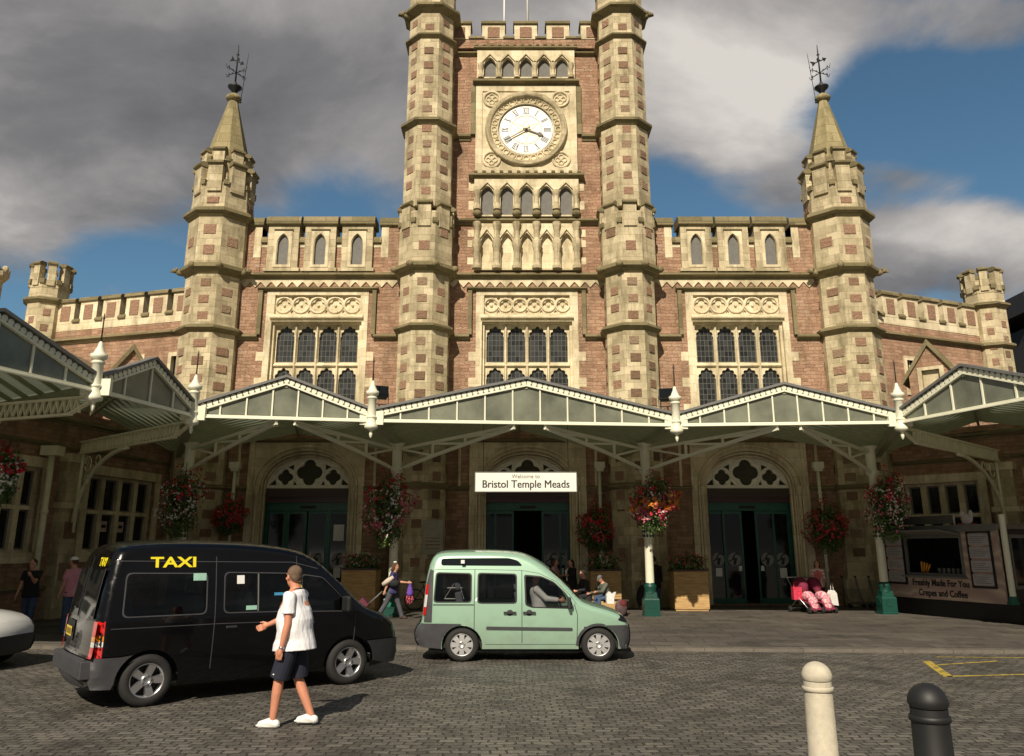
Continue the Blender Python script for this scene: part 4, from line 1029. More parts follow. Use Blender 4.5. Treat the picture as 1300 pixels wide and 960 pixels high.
planter((-5.12,28.5,0),1.15,1.0,1.32,'wooden planter with white and pink flowers right of the left doorway',31,('pink','whitep'))
planter((6.0,28.6,0),1.15,.9,1.28,'wooden planter with dark red flowers left of the right doorway',33,('pink','red'))
planter((3.12,28.3,0),1.0,.8,1.30,'wooden planter with pink flowers behind the seated man, right of the central doorway',35,('pink','whitep'))
# =============== VEHICLES ===============
def chaikin(P,n=1,closed=True):
    for _ in range(n):
        Q=[]
        for i in range(len(P)):
            a=P[i];b=P[(i+1)%len(P)]
            Q+= [(a[0]*.75+b[0]*.25,a[1]*.75+b[1]*.25),(a[0]*.25+b[0]*.75,a[1]*.25+b[1]*.75)]
        P=Q
    return P
def rpoly(P,r=.05):
    # round corners of a polygon
    out=[];n=len(P)
    for i in range(n):
        a=Vector(P[i-1]);b=Vector(P[i]);c=Vector(P[(i+1)%n]); d1=(a-b);d2=(c-b)
        q=min(r,d1.length*.45,d2.length*.45); p1=b+d1.normalized()*q; p2=b+d2.normalized()*q
        for k in range(5):
            t=k/4; p=p1*(1-t)**2+b*2*t*(1-t)+p2*t*t; out.append((p.x,p.y))
    return out
def segd(p,a,b):
    ax,ay=a;bx,by=b;dx,dy=bx-ax,by-ay;L=dx*dx+dy*dy
    t=0 if L==0 else max(0,min(1,((p[0]-ax)*dx+(p[1]-ay)*dy)/L)); return math.hypot(p[0]-ax-dx*t,p[1]-ay-dy*t)
class Body:
    """Shell of a vehicle: side outline (x,z) with wheel arches and window openings, rounded into the roof, nose and tail."""
    def __init__(s,upper,wheels,ar,hw,zb,holes,belt=1.05,tumble=.12,rr=.10,crown=.05,ntaper=.10,ttaper=.03):
        s.up=upper; s.hw=hw; s.rr=rr; s.belt=belt; s.tumble=tumble; s.crown=crown
        s.x0=min(p[0] for p in upper); s.x1=max(p[0] for p in upper); s.nt=ntaper; s.tt=ttaper
        low=[]; (xa,za),(xb,zb2)=upper[0],upper[-1]
        # bottom run from nose back to tail with arches
        for (wx,wz) in sorted(wheels,reverse=True):
            a0=math.asin(max(-1,min(1,(zb-wz)/ar))); 
            for k in range(17):
                a=a0+(PI-2*a0)*k/16; low.append((wx+ar*math.cos(a),wz+ar*math.sin(a)))
        s.outline=list(upper)+low; s.holes=holes
    def y(s,x,z):
        w=s.hw
        if z>s.belt: w-=s.tumble*((z-s.belt)/.9)**1.25
        else: w-=.05*((s.belt-z)/.8)**2
        w-=s.nt*max(0,(x-(s.x1-.9))/.9)**2.2; w-=s.tt*max(0,((s.x0+.5)-x)/.5)**2
        d=min(segd((x,z),s.up[i],s.up[i+1]) for i in range(len(s.up)-1))
        if d<s.rr: w-=s.rr*(1-math.sqrt(max(0,1-(1-d/s.rr)**2)))
        return w
    def side(s,poly,off,sgn,holes=(),step=.07):
        bm=bmesh.new(); loops=[poly]+list(holes); vv=[]
        tri=tessellate_polygon([[Vector((a,b,0)) for a,b in l] for l in loops]); flat=[p for l in loops for p in l]
        vs=[bm.verts.new((a,0,b)) for a,b in flat]
        for t in tri:
            try: bm.faces.new([vs[i] for i in t])
            except ValueError: pass
        xs=[p[0] for p in poly]; zs=[p[1] for p in poly]
        x=min(xs)+step
        while x<max(xs)-.01: bmesh.ops.bisect_plane(bm,geom=bm.verts[:]+bm.edges[:]+bm.faces[:],plane_co=(x,0,0),plane_no=(1,0,0)); x+=step
        z=min(zs)+step
        while z<max(zs)-.01: bmesh.ops.bisect_plane(bm,geom=bm.verts[:]+bm.edges[:]+bm.faces[:],plane_co=(0,0,z),plane_no=(0,0,1)); z+=step
        for q in (.015,.04,.075): # extra rows below the roof edge
            zz=max(zs)-q
        bm.verts.index_update(); V=[]
        for v in bm.verts: V.append((v.co.x,sgn*(s.y(v.co.x,v.co.z)+off),v.co.z))
        Fs=[]
        for f in bm.faces:
            ix=[v.index for v in f.verts]; a,b,c=[Vector(V[i]) for i in ix[:3]]; n=(b-a).cross(c-a)
            n=Vector((0,0,0))
            for i in range(len(ix)):
                p=Vector(V[ix[i]]);q=Vector(V[ix[(i+1)%len(ix)]]); n+=p.cross(q)
            if n.y*sgn<0: ix=ix[::-1]
            Fs.append(tuple(ix))
        bm.free(); return V,Fs
    def shell(s,mb,mi_of):
        # refined outline for rounding
        for sgn in (-1,1):
            V,Fs=s.side(s.outline,0,sgn,s.holes,.06); mb.add(V,Fs,0,True)
        U=s.up; rows=[]; K=8
        for i,(x,z) in enumerate(U):
            a=U[max(i-1,0)];b=U[min(i+1,len(U)-1)]; t=Vector((b[0]-a[0],b[1]-a[1])).normalized(); n=Vector((-t.y,t.x))
            if i==0 : n=Vector((-1,0))
            w=s.y(x,z); row=[]
            for k in range(K+1):
                u=-1+2*k/K; h=s.crown*(1-u*u)
                row.append((x+n.x*h,u*w,z+n.y*h))
            rows.append(row)
        for i in range(len(U)-1):
            mb.add(rows[i]+rows[i+1],[(k,k+1,K+2+k,K+1+k) for k in range(K)],mi_of(i),True)
        s.rows=rows
    def patch(s,i0,i1,u0,u1,off,mb,mi=0,t0=0,t1=1,K=6):
        # panel lying on the roof/nose/tail strip between outline points i0..i1
        U=s.up; rows=[]
        def pt(f,u):
            i=min(int(f),len(U)-2); t=f-i; r=[]
            for j in (i,i+1):
                x,z=U[j]; a=U[max(j-1,0)];b=U[min(j+1,len(U)-1)]; tt=Vector((b[0]-a[0],b[1]-a[1])).normalized(); n=Vector((-tt.y,tt.x))
                if j==0: n=Vector((-1,0))
                w=s.y(x,z); h=s.crown*(1-u*u)+off; r.append(Vector((x+n.x*h,u*w,z+n.y*h)))
            return r[0]*(1-t)+r[1]*t
        fs=[i0+t0]+list(range(i0+1,i1))+[i1-1+t1 if t1<1 else i1]
        V=[]
        for f in fs:
            for k in range(K+1): V.append(pt(f,u0+(u1-u0)*k/K))
        n=len(fs); mb.add(V,[(j*(K+1)+k,j*(K+1)+k+1,(j+1)*(K+1)+k+1,(j+1)*(K+1)+k) for j in range(n-1) for k in range(K)],mi,True)
def glass_tint(name,col=(.02,.03,.025),alpha=.5):
    t=NT(name); t.n.remove(t.b); out=[n for n in t.n if n.type=='OUTPUT_MATERIAL'][0]
    tr=t.node('ShaderNodeBsdfTransparent'); tr.inputs[0].default_value=(*[alpha+c for c in col],1); gl=t.node('ShaderNodeBsdfGlossy'); gl.inputs['Roughness'].default_value=.02; gl.inputs['Color'].default_value=(.9,.95,.95,1)
    fr=t.node('ShaderNodeFresnel'); fr.inputs['IOR'].default_value=1.5; mx_=t.node('ShaderNodeMixShader'); t.link(fr.outputs[0],mx_.inputs[0]); t.link(tr.outputs[0],mx_.inputs[1]); t.link(gl.outputs[0],mx_.inputs[2]); t.link(mx_.outputs[0],out.inputs[0]); return t.mat
M['tint']=glass_tint('tint',(.0,.01,.01),.55)
M['tint_dark']=glass_tint('tint_dark',(.0,.01,.02),.45)
M['rubber']=plain('rubber',(.016,.015,.014),.8,bump=.2)
M['trim']=plain('bumper_grey',(.045,.045,.05),.65,bump=.15,var=.15)
M['trim_black']=plain('bumper_black',(.022,.022,.024),.55,bump=.15)
M['alloy']=plain('alloy',(.55,.55,.56),.3,metal=.9,var=.05)
M['hubcap']=plain('hubcap',(.5,.5,.5),.35,metal=.5,var=.05)
M['lamp_red']=plain('lamp_red',(.5,.012,.01),.15,coat=.5); M['lamp_clear']=plain('lamp_clear',(.6,.6,.58),.12,coat=.5); M['lamp_amber']=plain('lamp_amber',(.65,.22,.01),.15,coat=.5)
M['seat']=plain('seat_fabric',(.12,.13,.15),.85)
def carpaint(name,col,coat=.8,rough=.35,flake=0,dirt=.12):
    t=NT(name); v=t.coord('Object'); z=t.node('ShaderNodeSeparateXYZ'); t.link(v,z.inputs[0])
    f=t.noise(v,3.5,5,.7); d=t.math('MULTIPLY',t.math('ADD',t.math('MULTIPLY',t.math('SUBTRACT',.7,z.outputs[2]),.8),t.math('SUBTRACT',f,.35),True),dirt*2,True)
    c=t.mix(d,col,(.16,.13,.10)); t.link(c,t.b.inputs['Base Color']); t.b.inputs['Roughness'].default_value=rough; t.b.inputs['Coat Weight'].default_value=coat; t.b.inputs['Coat Roughness'].default_value=.04
    t.b.inputs['Metallic'].default_value=flake; return t.mat
def wheel(parent,x,y,r,sgn,style,w=.19):
    e=MB(); 
    T=Tm((x,y,r),0)@Matrix.Rotation(-sgn*PI/2,4,'X')  # local +z points outwards
    T=Matrix.Translation((x,y,r))@Matrix.Rotation(-PI/2*sgn,4,'X')
    e.lathe([(r*.64,-w/2),(r*.9,-w/2),(r*.985,-w/2+.03),(r,-w*.25),(r,w*.25),(r*.985,w/2-.03),(r*.9,w/2),(r*.70,w/2+.004),(r*.66,w/2-.01),(r*.64,w/2-.05)],(0,0,0),32,0,True,T=T,cap=False)
    for k in range(36):
        a=2*PI*k/36; e.box(-.006,.006,-.0,.0,0,0,0) if 0 else None
    ty=e.build('tyre',[M['rubber']],parent)
    m=MB(); rr=r*.66; zf=w/2-.02
    m.lathe([(rr,zf+.012),(rr*.96,zf+.015),(rr*.90,zf-.02),(rr*.86,zf-.09)],(0,0,0),32,0,True,T=T,cap=False)
    m.lathe([(rr*.88,zf-.10),(.02,zf-.10)],(0,0,0),24,1,True,T=T,cap=False)
    n=5 if style=='alloy' else 8
    for k in range(n):
        Q=T@Matrix.Rotation(2*PI*k/n,4,'Z')
        if style=='alloy':
            m.add([(rr*.18,-.034,zf-.01),(rr*.93,-.050,zf+.004),(rr*.93,.050,zf+.004),(rr*.18,.034,zf-.01),(rr*.18,-.045,zf-.05),(rr*.93,-.065,zf-.05),(rr*.93,.065,zf-.05),(rr*.18,.045,zf-.05)],
                  [(0,1,2,3),(0,4,5,1),(3,2,6,7)],0,False,Q)
        else:
            m.add([(rr*.25,-.035,zf+.01),(rr*.93,-.05,zf+.004),(rr*.93,.05,zf+.004),(rr*.25,.035,zf+.01),(rr*.25,-.04,zf-.03),(rr*.93,-.055,zf-.03),(rr*.93,.055,zf-.03),(rr*.25,.04,zf-.03)],[(0,1,2,3),(0,4,5,1),(3,2,6,7)],0,False,Q)
    m.lathe([(rr*.34,zf-.04),(rr*.33,zf+.012),(rr*.2,zf+.018),(rr*.17,zf+.005),(0,zf+.005)],(0,0,0),20,0,True,T=T,cap=False)
    for k in range(5): a=2*PI*k/5; m.ball((rr*.25*math.cos(a),rr*.25*math.sin(a),zf+.015),(.011,.011,.008),6,4,1,T)
    m.build('rim',[M['alloy'] if style=='alloy' else M['hubcap'],M['black']],ty)
    return ty
def densify(P,d=.12):
    out=[P[0]]
    for a,b in zip(P,P[1:]):
        n=max(1,int(math.dist(a,b)/d))
        for k in range(1,n+1): out.append((a[0]+(b[0]-a[0])*k/n,a[1]+(b[1]-a[1])*k/n))
    return out
def smooth_open(P,n=2):
    for _ in range(n):
        Q=[P[0]]
        for a,b in zip(P,P[1:]): Q+=[(a[0]*.78+b[0]*.22,a[1]*.78+b[1]*.22),(a[0]*.22+b[0]*.78,a[1]*.22+b[1]*.78)]
        Q.append(P[-1]); P=Q
    return P
def seats(root,rows,hw,z0=.35):
    for x in rows:
        m=MB()
        for s in (-1,1):
            y=s*hw*.48
            m.box(x-.25,x+.25,y-.24,y+.24,z0+.15,z0+.38,0); T=Tm((x-.28,y,z0+.35),0,0,R(-10)); m.box(-.07,.07,-.23,.23,0,.58,0,T); m.box(-.05,.05,-.12,.12,.62,.80,0,T)
        m.build('seat_row',[M['seat']],root,bevel=.03)
def drape_part(B,root,name,poly,off,mat,sides=(-1,),holes=(),step=.08):
    o=None
    for s in sides:
        m=MB(); V,Fs=B.side(poly,off,s,holes,step); m.add(V,Fs,0,True); o=m.build(name,[mat],root)
    return o
def seam(B,root,pts,mat,w=.012,sides=(-1,),off=.002,name='door_seam'):
    for s in sides:
        m=MB()
        for a,b in zip(pts,pts[1:]):
            n=max(1,int(math.dist(a,b)/.08)); d=Vector((b[0]-a[0],b[1]-a[1])).normalized(); q=Vector((-d.y,d.x))*w/2
            for k in range(n):
                p0=(a[0]+(b[0]-a[0])*k/n,a[1]+(b[1]-a[1])*k/n); p1=(a[0]+(b[0]-a[0])*(k+1)/n,a[1]+(b[1]-a[1])*(k+1)/n)
                c=[(p0[0]-q.x,p0[1]-q.y),(p1[0]-q.x,p1[1]-q.y),(p1[0]+q.x,p1[1]+q.y),(p0[0]+q.x,p0[1]+q.y)]
                m.add([(x,s*(B.y(x,z)+off),z) for x,z in c],[(0,1,2,3) if s<0 else (3,2,1,0)])
        m.build(name,[mat],root)
# ---- mint green high-roof van, parked, nose to the right
GZ=-.06
van=empty('green_van',(-1.87,17.0,GZ),0,'mint green high-roof people carrier with grey bumpers parked before the central doorway','van')
L=4.13
up=smooth_open([(.10,.28),(.02,.42),(.02,.62),(.14,.75),(.17,1.1),(.20,1.55),(.27,1.95),(.38,2.11),(.62,2.15),(1.5,2.155),(2.02,2.12),(2.30,2.0),(2.55,1.83),(2.88,1.53),(3.16,1.20),(3.32,1.10),(3.70,.99),(3.98,.88),(4.07,.76),(4.12,.64),(4.13,.42),(4.08,.24)],2)
wA,wB=rpoly([(.37,1.15),(1.09,1.15),(1.09,1.72),(.40,1.74)],.07),rpoly([(1.21,1.13),(1.96,1.13),(1.96,1.71),(1.21,1.73)],.07)
wC=rpoly([(2.13,1.10),(2.25,1.05),(3.0,1.03),(3.02,1.14),(2.90,1.33),(2.68,1.55),(2.44,1.66),(2.11,1.69)],.05)
vb=Body(up,[(.92,.31),(3.51,.31)],.385,.84,.24,[wA,wB,wC],1.12,.17,.11,.05,.12,.04)
mint=carpaint('mint_paint',(.31,.49,.365),1,.3,.15,.3)
m=MB(); 
def vmi(i): 
    x,z=up[i]; return 1 if (2.56<x<3.14 and 1.2<z<1.82) else 0
vb.shell(m,vmi); m.build('body',[mint,M['tint']],van)
for nm,p in (('side_window',wA),('side_window',wB),('front_side_window',wC)):
    drape_part(vb,van,nm,p,-.012,M['tint'],(-1,1))
    n=len(p); cx=sum(q[0] for q in p)/n; cz_=sum(q[1] for q in p)/n
    inn=[(cx+(x-cx)*.955,cz_+(z-cz_)*.945) for x,z in p]; drape_part(vb,van,'window_seal',[(cx+(x-cx)*1.02,cz_+(z-cz_)*1.025) for x,z in p],.003,M['black'],(-1,1),[inn])
hr=rpoly([(.49,1.88),(.49,2.02),(1.80,2.03),(1.98,1.98),(2.08,1.87)],.05); drape_part(vb,van,'roof_side_window',hr,.004,M['dark_glass'],(-1,1))
m=MB(); m.box(.88,.95,-.80,-.79,1.92,1.99,0); m.build('sticker',[M['white']],van)
seam(vb,van,[(1.15,.62),(1.15,1.80)],M['ink']); seam(vb,van,[(2.06,.36),(2.06,1.78)],M['ink']); seam(vb,van,[(3.10,.34),(3.12,.9),(3.06,1.12)],M['ink']); seam(vb,van,[(.3,1.80),(1.15,1.80),(2.06,1.78),(2.4,1.72),(2.72,1.56),(3.0,1.27),(3.1,1.12)],M['ink'],.008)
seam(vb,van,[(1.36,.33),(3.1,.33)],M['ink'],.008); seam(vb,van,[(.36,1.10),(1.14,1.10)],M['ink'],.022)
drape_part(vb,van,'side_moulding',rpoly([(1.38,.62),(3.02,.60),(3.02,.655),(1.38,.68)],.02),.018,M['trim'],(-1,))
for x in (1.83,2.20):
    m=MB(); y=-vb.y(x,.95); m.ball((x,y+.005,.95),(.07,.012,.07),14,8,0); m.box(x-.12,x+.12,y-.045,y-.02,.93,.97,0); m.build('door_handle',[M['trim_black']],van,bevel=.008)
def arcpts(wx,wz,r,a0,a1,n): return [(wx+r*math.cos(a0+(a1-a0)*k/n),wz+r*math.sin(a0+(a1-a0)*k/n)) for k in range(n+1)]
rb=[(.11,.29),(.03,.42),(.03,.62),(.14,.74),(.88,.73)]+arcpts(.92,.31,.40,PI/2,PI*.995,8)+[(.52,.25)]
drape_part(vb,van,'rear_bumper',rb,.02,M['trim'],(-1,1)); m=MB(); k1=[i for i,p in enumerate(up) if p[1]<.75 and p[0]<.3]; vb.patch(0,max(k1),-1.02,1.02,.02,m); m.build('rear_bumper_face',[M['trim']],van)
fb=[(4.085,.26),(4.12,.42),(4.11,.64),(4.07,.70),(3.62,.70)]+[p for p in arcpts(3.51,.31,.40,PI*.42,0,6)]+[(3.95,.25)]
drape_part(vb,van,'front_bumper',fb,.02,M['trim'],(-1,1)); k2=[i for i,p in enumerate(up) if p[1]<.68 and p[0]>3.8]; m=MB(); vb.patch(min(k2),len(up)-1,-1.02,1.02,.02,m); m.build('front_bumper_face',[M['trim']],van)
drape_part(vb,van,'arch_trim',arcpts(3.51,.31,.43,PI,PI*.4,10)+arcpts(3.51,.31,.38,PI*.4,PI,10),.012,M['trim'],(-1,1))
drape_part(vb,van,'rear_pillar_trim',[(.19,.76),(.34,.76),(.35,1.20),(.35,1.78),(.28,1.80),(.22,1.5)],.008,M['trim'],(-1,1))
tl=drape_part(vb,van,'tail_lamp',[(.165,.90),(.225,.90),(.27,1.50),(.215,1.50)],.022,M['lamp_red'],(-1,1))
drape_part(vb,van,'tail_lamp_lens',[(.18,1.06),(.235,1.06),(.255,1.3),(.205,1.3)],.028,M['lamp_clear'],(-1,))
drape_part(vb,van,'headlight',[(3.90,.80),(4.07,.74),(4.06,.80),(3.97,.90),(3.92,.90)],.012,M['dark_glass'],(-1,1))
for s in (-1,1):
    m=MB(); y=s*(vb.y(2.98,1.08)); m.box(2.93,2.99,min(y,y+s*.17),max(y,y+s*.17),1.04,1.26,0); m.box(2.93,3.04,min(y,y+s*.08),max(y,y+s*.08),1.03,1.1,0); m.build('door_mirror',[M['trim_black']],van,bevel=.02)
for x in (.92,3.51):
    for s in (-1,1): wheel(van,x,s*.745,.325,s,'cap')
m=MB(); m.box(.3,3.9,-.70,.70,.26,.36,0); m.box(2.9,3.3,-.74,.74,.5,.98,0)
for wx in (.92,3.51): m.box(wx-.42,wx+.42,-.62,.62,.3,.68,0)
m.build('floor',[M['black']],van); seats(van,(1.2,2.35),.84,.42)
m=MB(); m.tube([(2.86+.0,.36+.18*math.cos(a/12*2*PI),1.02+.18*math.sin(a/12*2*PI)) for a in range(13)],.015,6,T=None); m.build('steering_wheel',[M['black']],van)
m=MB(); m.box(4.10,4.14,-.26,.26,.46,.56,0); m.build('number_plate',[M['white']],van)
seam(vb,van,[(3.24,.66),(3.34,.66)],M['ink'],.03,name='badge')
# bicycle-like gear seen through the rear window
m=MB(); m.tube([(.55,-.5,1.2),(.80,-.5,1.62),(.93,-.5,1.2),(.55,-.5,1.2)],.012,6); m.tube([(.6,-.5,1.42),(.9,-.5,1.42)],.01,6); m.build('luggage_frame',[M['white']],van)
van.scale=(1,.98,.93)
# ---- black taxi van
tax=empty('black_taxi',(0,0,GZ),R(38),'glossy black taxi van with yellow TAXI lettering, seen from its rear corner','taxi')
up=smooth_open([(.06,.30),(.0,.40),(-.01,.60),(.03,.72),(.04,1.10),(.10,1.6),(.17,1.98),(.28,2.10),(.8,2.15),(2.0,2.14),(2.75,2.06),(3.1,1.92),(3.5,1.58),(3.86,1.22),(4.0,1.13),(4.35,1.02),(4.55,.86),(4.62,.70),(4.64,.50),(4.60,.30)],2)
twl=.33; X0,X1=.72,3.66
tA=rpoly([(.32,1.16),(1.42,1.16),(1.42,1.72),(.34,1.74)],.08); tB=rpoly([(1.66,1.16),(2.66,1.14),(2.66,1.70),(1.66,1.73)],.08)
tC=rpoly([(2.84,1.13),(3.66,1.10),(3.60,1.22),(3.18,1.63),(2.84,1.68)],.06)
tb=Body(up,[(X0,twl),(X1,twl)],.40,.93,.24,[tA,tB,tC],1.1,.15,.12,.05,.16,.02)
blk=carpaint('black_paint',(.001,.001,.0015),.4,.25,0,.003); blk.node_tree.nodes['Principled BSDF'].inputs['Specular IOR Level'].default_value=.3
m=MB(); 
def tmi(i):
    x,z=up[i]; return 1 if (3.12<x<3.84 and 1.24<z<1.92) else 0
tb.shell(m,tmi); m.build('body',[blk,M['tint_dark']],tax)
for nm,p in (('side_window',tA),('sliding_door_window',tB),('front_side_window',tC)):
    drape_part(tb,tax,nm,p,-.012,M['tint_dark'],(-1,1))
    n=len(p); cx=sum(q[0] for q in p)/n; cz_=sum(q[1] for q in p)/n
    inn=[(cx+(x-cx)*.975,cz_+(z-cz_)*.96) for x,z in p]; drape_part(tb,tax,'window_seal',[(cx+(x-cx)*1.01,cz_+(z-cz_)*1.015) for x,z in p],.003,M['trim'],(-1,1),[inn])
seam(tb,tax,[(1.54,.42),(1.54,1.95)],M['trim']); seam(tb,tax,[(2.76,.36),(2.76,1.95)],M['trim']); seam(tb,tax,[(.2,1.02),(1.54,1.02),(2.76,1.0)],M['trim'],.010); seam(tb,tax,[(3.72,.5),(3.74,1.06)],M['trim']); seam(tb,tax,[(.2,1.90),(2.7,1.86),(3.1,1.76)],M['trim'],.01)
seam(tb,tax,[(2.16,1.17),(2.16,1.70)],M['lead'],.02,name='window_bar')
rb=[(.05,.27),(.0,.40),(.0,.58),(.05,.66),(.34,.66)]+arcpts(X0,twl,.41,PI*.68,PI*1.0,6)+[(.28,.26)]
drape_part(tb,tax,'rear_bumper',rb,.035,M['trim'],(-1,1)); k1=[i for i,p in enumerate(up) if p[1]<.66 and p[0]<.3]; m=MB(); tb.patch(0,max(k1),-1.04,1.04,.05,m); m.box(-.10,.05,-.86,.86,.40,.63,0); m.build('rear_bumper_face',[M['trim']],tax,bevel=.02)
fb=[(4.6,.28),(4.64,.42),(4.63,.58),(4.60,.64),(4.12,.64)]+arcpts(X1,twl,.42,PI*.26,0,6)+[(4.4,.26)]
drape_part(tb,tax,'front_bumper',fb,.03,M['trim_black'],(-1,1)); k2=[i for i,p in enumerate(up) if p[1]<.62 and p[0]>4.2]; m=MB(); tb.patch(min(k2),len(up)-1,-1.03,1.03,.03,m); m.build('front_bumper_face',[M['trim_black']],tax)
def rearx(z):
    U=[p for p in up if p[0]<.32]; 
    for a,b in zip(U,U[1:]):
        if min(a[1],b[1])<=z<=max(a[1],b[1]) and a[1]!=b[1]: return a[0]+(b[0]-a[0])*(z-a[1])/(b[1]-a[1])
    return .1
def rearpanel(name,y0,y1,z0,z1,mat,off=.01,par=tax,th=None):
    m=MB(); n=6; ny=4; vs=[]
    for j in range(n+1):
        z=z0+(z1-z0)*j/n
        for k in range(ny+1):
            y=y0+(y1-y0)*k/ny; u=y/.9; vs.append((rearx(z)-tb.crown*(1-u*u)-off,y,z))
    fs=[(j*(ny+1)+k+1,j*(ny+1)+k,(j+1)*(ny+1)+k,(j+1)*(ny+1)+k+1) for j in range(n) for k in range(ny)]
    m.add(vs,fs,0,True); return m.build(name,[mat],par)
for s in (-1,1):
    y0,y1=sorted((s*.06,s*.70)); rearpanel('rear_window',y0,y1,1.14,1.78,M['dark_glass'])
    for yy in (.06,.70): a,b=sorted((s*yy,s*(yy+.02))); rearpanel('rear_window_seal',a,b,1.12,1.80,M['trim'],.012)
rearpanel('rear_door_seam',-.008,.008,.66,1.95,M['trim'],.012); rearpanel('number_plate',.16,.58,.86,.99,plain('yellow_plate',(.70,.48,.04),.5),.03)
rearpanel('plate_recess',.10,.66,.80,1.08,M['black'],.012)
for k in range(7): rearpanel('plate_character',.19+k*.052,.208+k*.052,.885,.965,M['ink'],.034)
rearpanel('door_handle',.0,.10,.84,.92,M['trim_black'],.04)
for s in (-1,1):
    for nm,z0,z1,mt in (('tail_lamp',.94,1.12,'lamp_red'),('tail_lamp_indicator',.87,.935,'lamp_amber'),('tail_lamp_reverse',.80,.865,'lamp_clear'),('tail_lamp',.66,.795,'lamp_red')):
        a,b=sorted((s*.80,s*.925)); rearpanel(nm,a,b,z0,z1,M[mt],.015)
        drape_part(tb,tax,nm+'_side',[(.05,z0),(.13,z0),(.13,z1),(.05,z1)],.006,M[mt],(s,))
for x in (X0,X1):
    for s in (-1,1): wheel(tax,x,s*.82,.335,s,'alloy',.2)
m=MB(); m.box(.3,4.2,-.78,.78,.28,.38,0); m.box(3.3,3.9,-.8,.8,.5,1.05,0)
for wx in (X0,X1): m.box(wx-.46,wx+.46,-.68,.68,.3,.74,0)
m.build('floor',[M['black']],tax); seats(tax,(.8,1.75,2.9),.9,.5)
for s in (-1,1):
    m=MB(); y=s*tb.y(3.5,1.12); m.box(3.48,3.56,min(y,y+s*.2),max(y,y+s*.2),1.10,1.34,0); m.build('door_mirror',[M['black']],tax,bevel=.03)
m=MB(); y=-tb.y(1.6,.98); 
for x in (1.70,2.88): 
    y=-tb.y(x,.97); m=MB(); m.box(x,x+.16,y-.035,y-.01,.95,.985,0); m.build('door_handle',[M['trim_black']],tax,bevel=.008)
m=MB(); m.box(3.0,3.06,-.1,.1,.9,.95,0)
yl=NT('taxi_yellow'); yl.b.inputs['Base Color'].default_value=(.85,.72,.02,1); yl.b.inputs['Roughness'].default_value=.5
def sidetext(txt,x,z,size,sx=1.25,shear=0,off=.01,name='lettering'):
    y=-tb.y(x,z)-.012; ang=math.atan((tb.y(x,z-.08)-tb.y(x,z+.08))/.16)
    return textmesh(name,txt,size,yl.mat,tax,Tm((x,y,z))@Matrix.Rotation(-ang,4,'X'),.002,off,sx,shear)
sidetext('TAXI',.95,1.87,.20,1.4,0,.005)
for k,ch in enumerate('TAXI'): sidetext(ch,2.80,1.60-.095*k,.10,1.2,0,.002)
for q in (0,1): drape_part(tb,tax,'door_label',[(2.50,1.05-.03*q),(2.68-.04*q,1.05-.03*q),(2.68-.04*q,1.065-.03*q),(2.50,1.065-.03*q)],.006,yl.mat,(-1,))
m=MB(); 
def rt(txt,y,z,size):
    M_=Tm((rearx(z)-tb.crown*(1-(y/.9)**2)-.018,y,z),-PI/2)@Matrix.Rotation(-.16,4,'X')
    textmesh('lettering',txt,size,yl.mat,tax,M_,.002,.004,1.0,.25)
rt('TAXI',-.52,1.88,.16)
for (x0,x1,z0,z1,mt) in ((1.22,1.40,1.62,1.72,'mintst'),(1.84,1.95,1.56,1.68,'w'),(1.98,2.14,1.19,1.25,'mintst'),(2.40,2.55,1.38,1.42,'bl')):
    mat={'mintst':plain('pale_green_sticker',(.30,.52,.42),.5),'w':M['white'],'bl':plain('blue_sticker',(.05,.25,.45),.5)}[mt]
    drape_part(tb,tax,'window_sticker',[(x0,z0),(x1,z0),(x1,z1),(x0,z1)],.006,mat,(-1,))
a=R(38); c0=Vector((-5.0,11.78)); lx,ly=.72*1.02,-.82*1.10
tax.scale=(1.02,1.10,1.0)
tax.location=(c0.x-(lx*math.cos(a)-ly*math.sin(a)),c0.y-(lx*math.sin(a)+ly*math.cos(a)),GZ)
# ---- white car whose nose enters at the left
wc=empty('white_car',(-13.05,15.6,GZ),R(-3),'white saloon car with black bumper entering at the left edge','car')
up=smooth_open([(.06,.3),(.0,.42),(.02,.62),(.06,.9),(.5,.98),(.85,1.30),(1.2,1.43),(1.9,1.44),(2.4,1.38),(2.85,1.08),(3.05,.98),(3.7,.90),(3.95,.80),(4.06,.66),(4.10,.50),(4.04,.26)],2)
q1=rpoly([(1.0,.98),(1.75,.97),(1.75,1.33),(1.3,1.33)],.05); q2=rpoly([(1.83,.97),(2.75,.95),(2.4,1.24),(2.2,1.33),(1.83,1.33)],.05)
wb=Body(up,[(.75,.30),(3.35,.30)],.37,.84,.22,[q1,q2],.95,.25,.13,.06,.16,.08)
m=MB(); wb.shell(m,lambda i:1 if (2.42<up[i][0]<2.84 and up[i][1]>1.08) or (.5<up[i][0]<.86 and up[i][1]>.99) else 0); m.build('body',[carpaint('white_paint',(.72,.72,.70),.8,.3,0,.1),M['tint_dark']],wc)
drape_part(wb,wc,'side_window',q1,-.01,M['tint_dark'],(-1,1)); drape_part(wb,wc,'side_window',q2,-.01,M['tint_dark'],(-1,1))
fb=[(4.05,.27),(4.10,.42),(4.09,.54),(4.04,.58),(3.60,.58)]+arcpts(3.35,.30,.385,PI*.27,0,6)+[(3.9,.24)]
drape_part(wb,wc,'front_bumper',fb,.025,M['trim_black'],(-1,1)); k2=[i for i,p in enumerate(up) if p[1]<.56 and p[0]>3.8]; m=MB(); wb.patch(min(k2),len(up)-1,-1.02,1.02,.025,m); m.build('front_bumper_face',[M['trim_black']],wc)
drape_part(wb,wc,'headlight',[(3.82,.62),(4.04,.60),(4.02,.70),(3.88,.78)],.01,M['lamp_clear'],(-1,1))
for x in (.75,3.35):
    for s in (-1,1): wheel(wc,x,s*.75,.31,s,'cap')
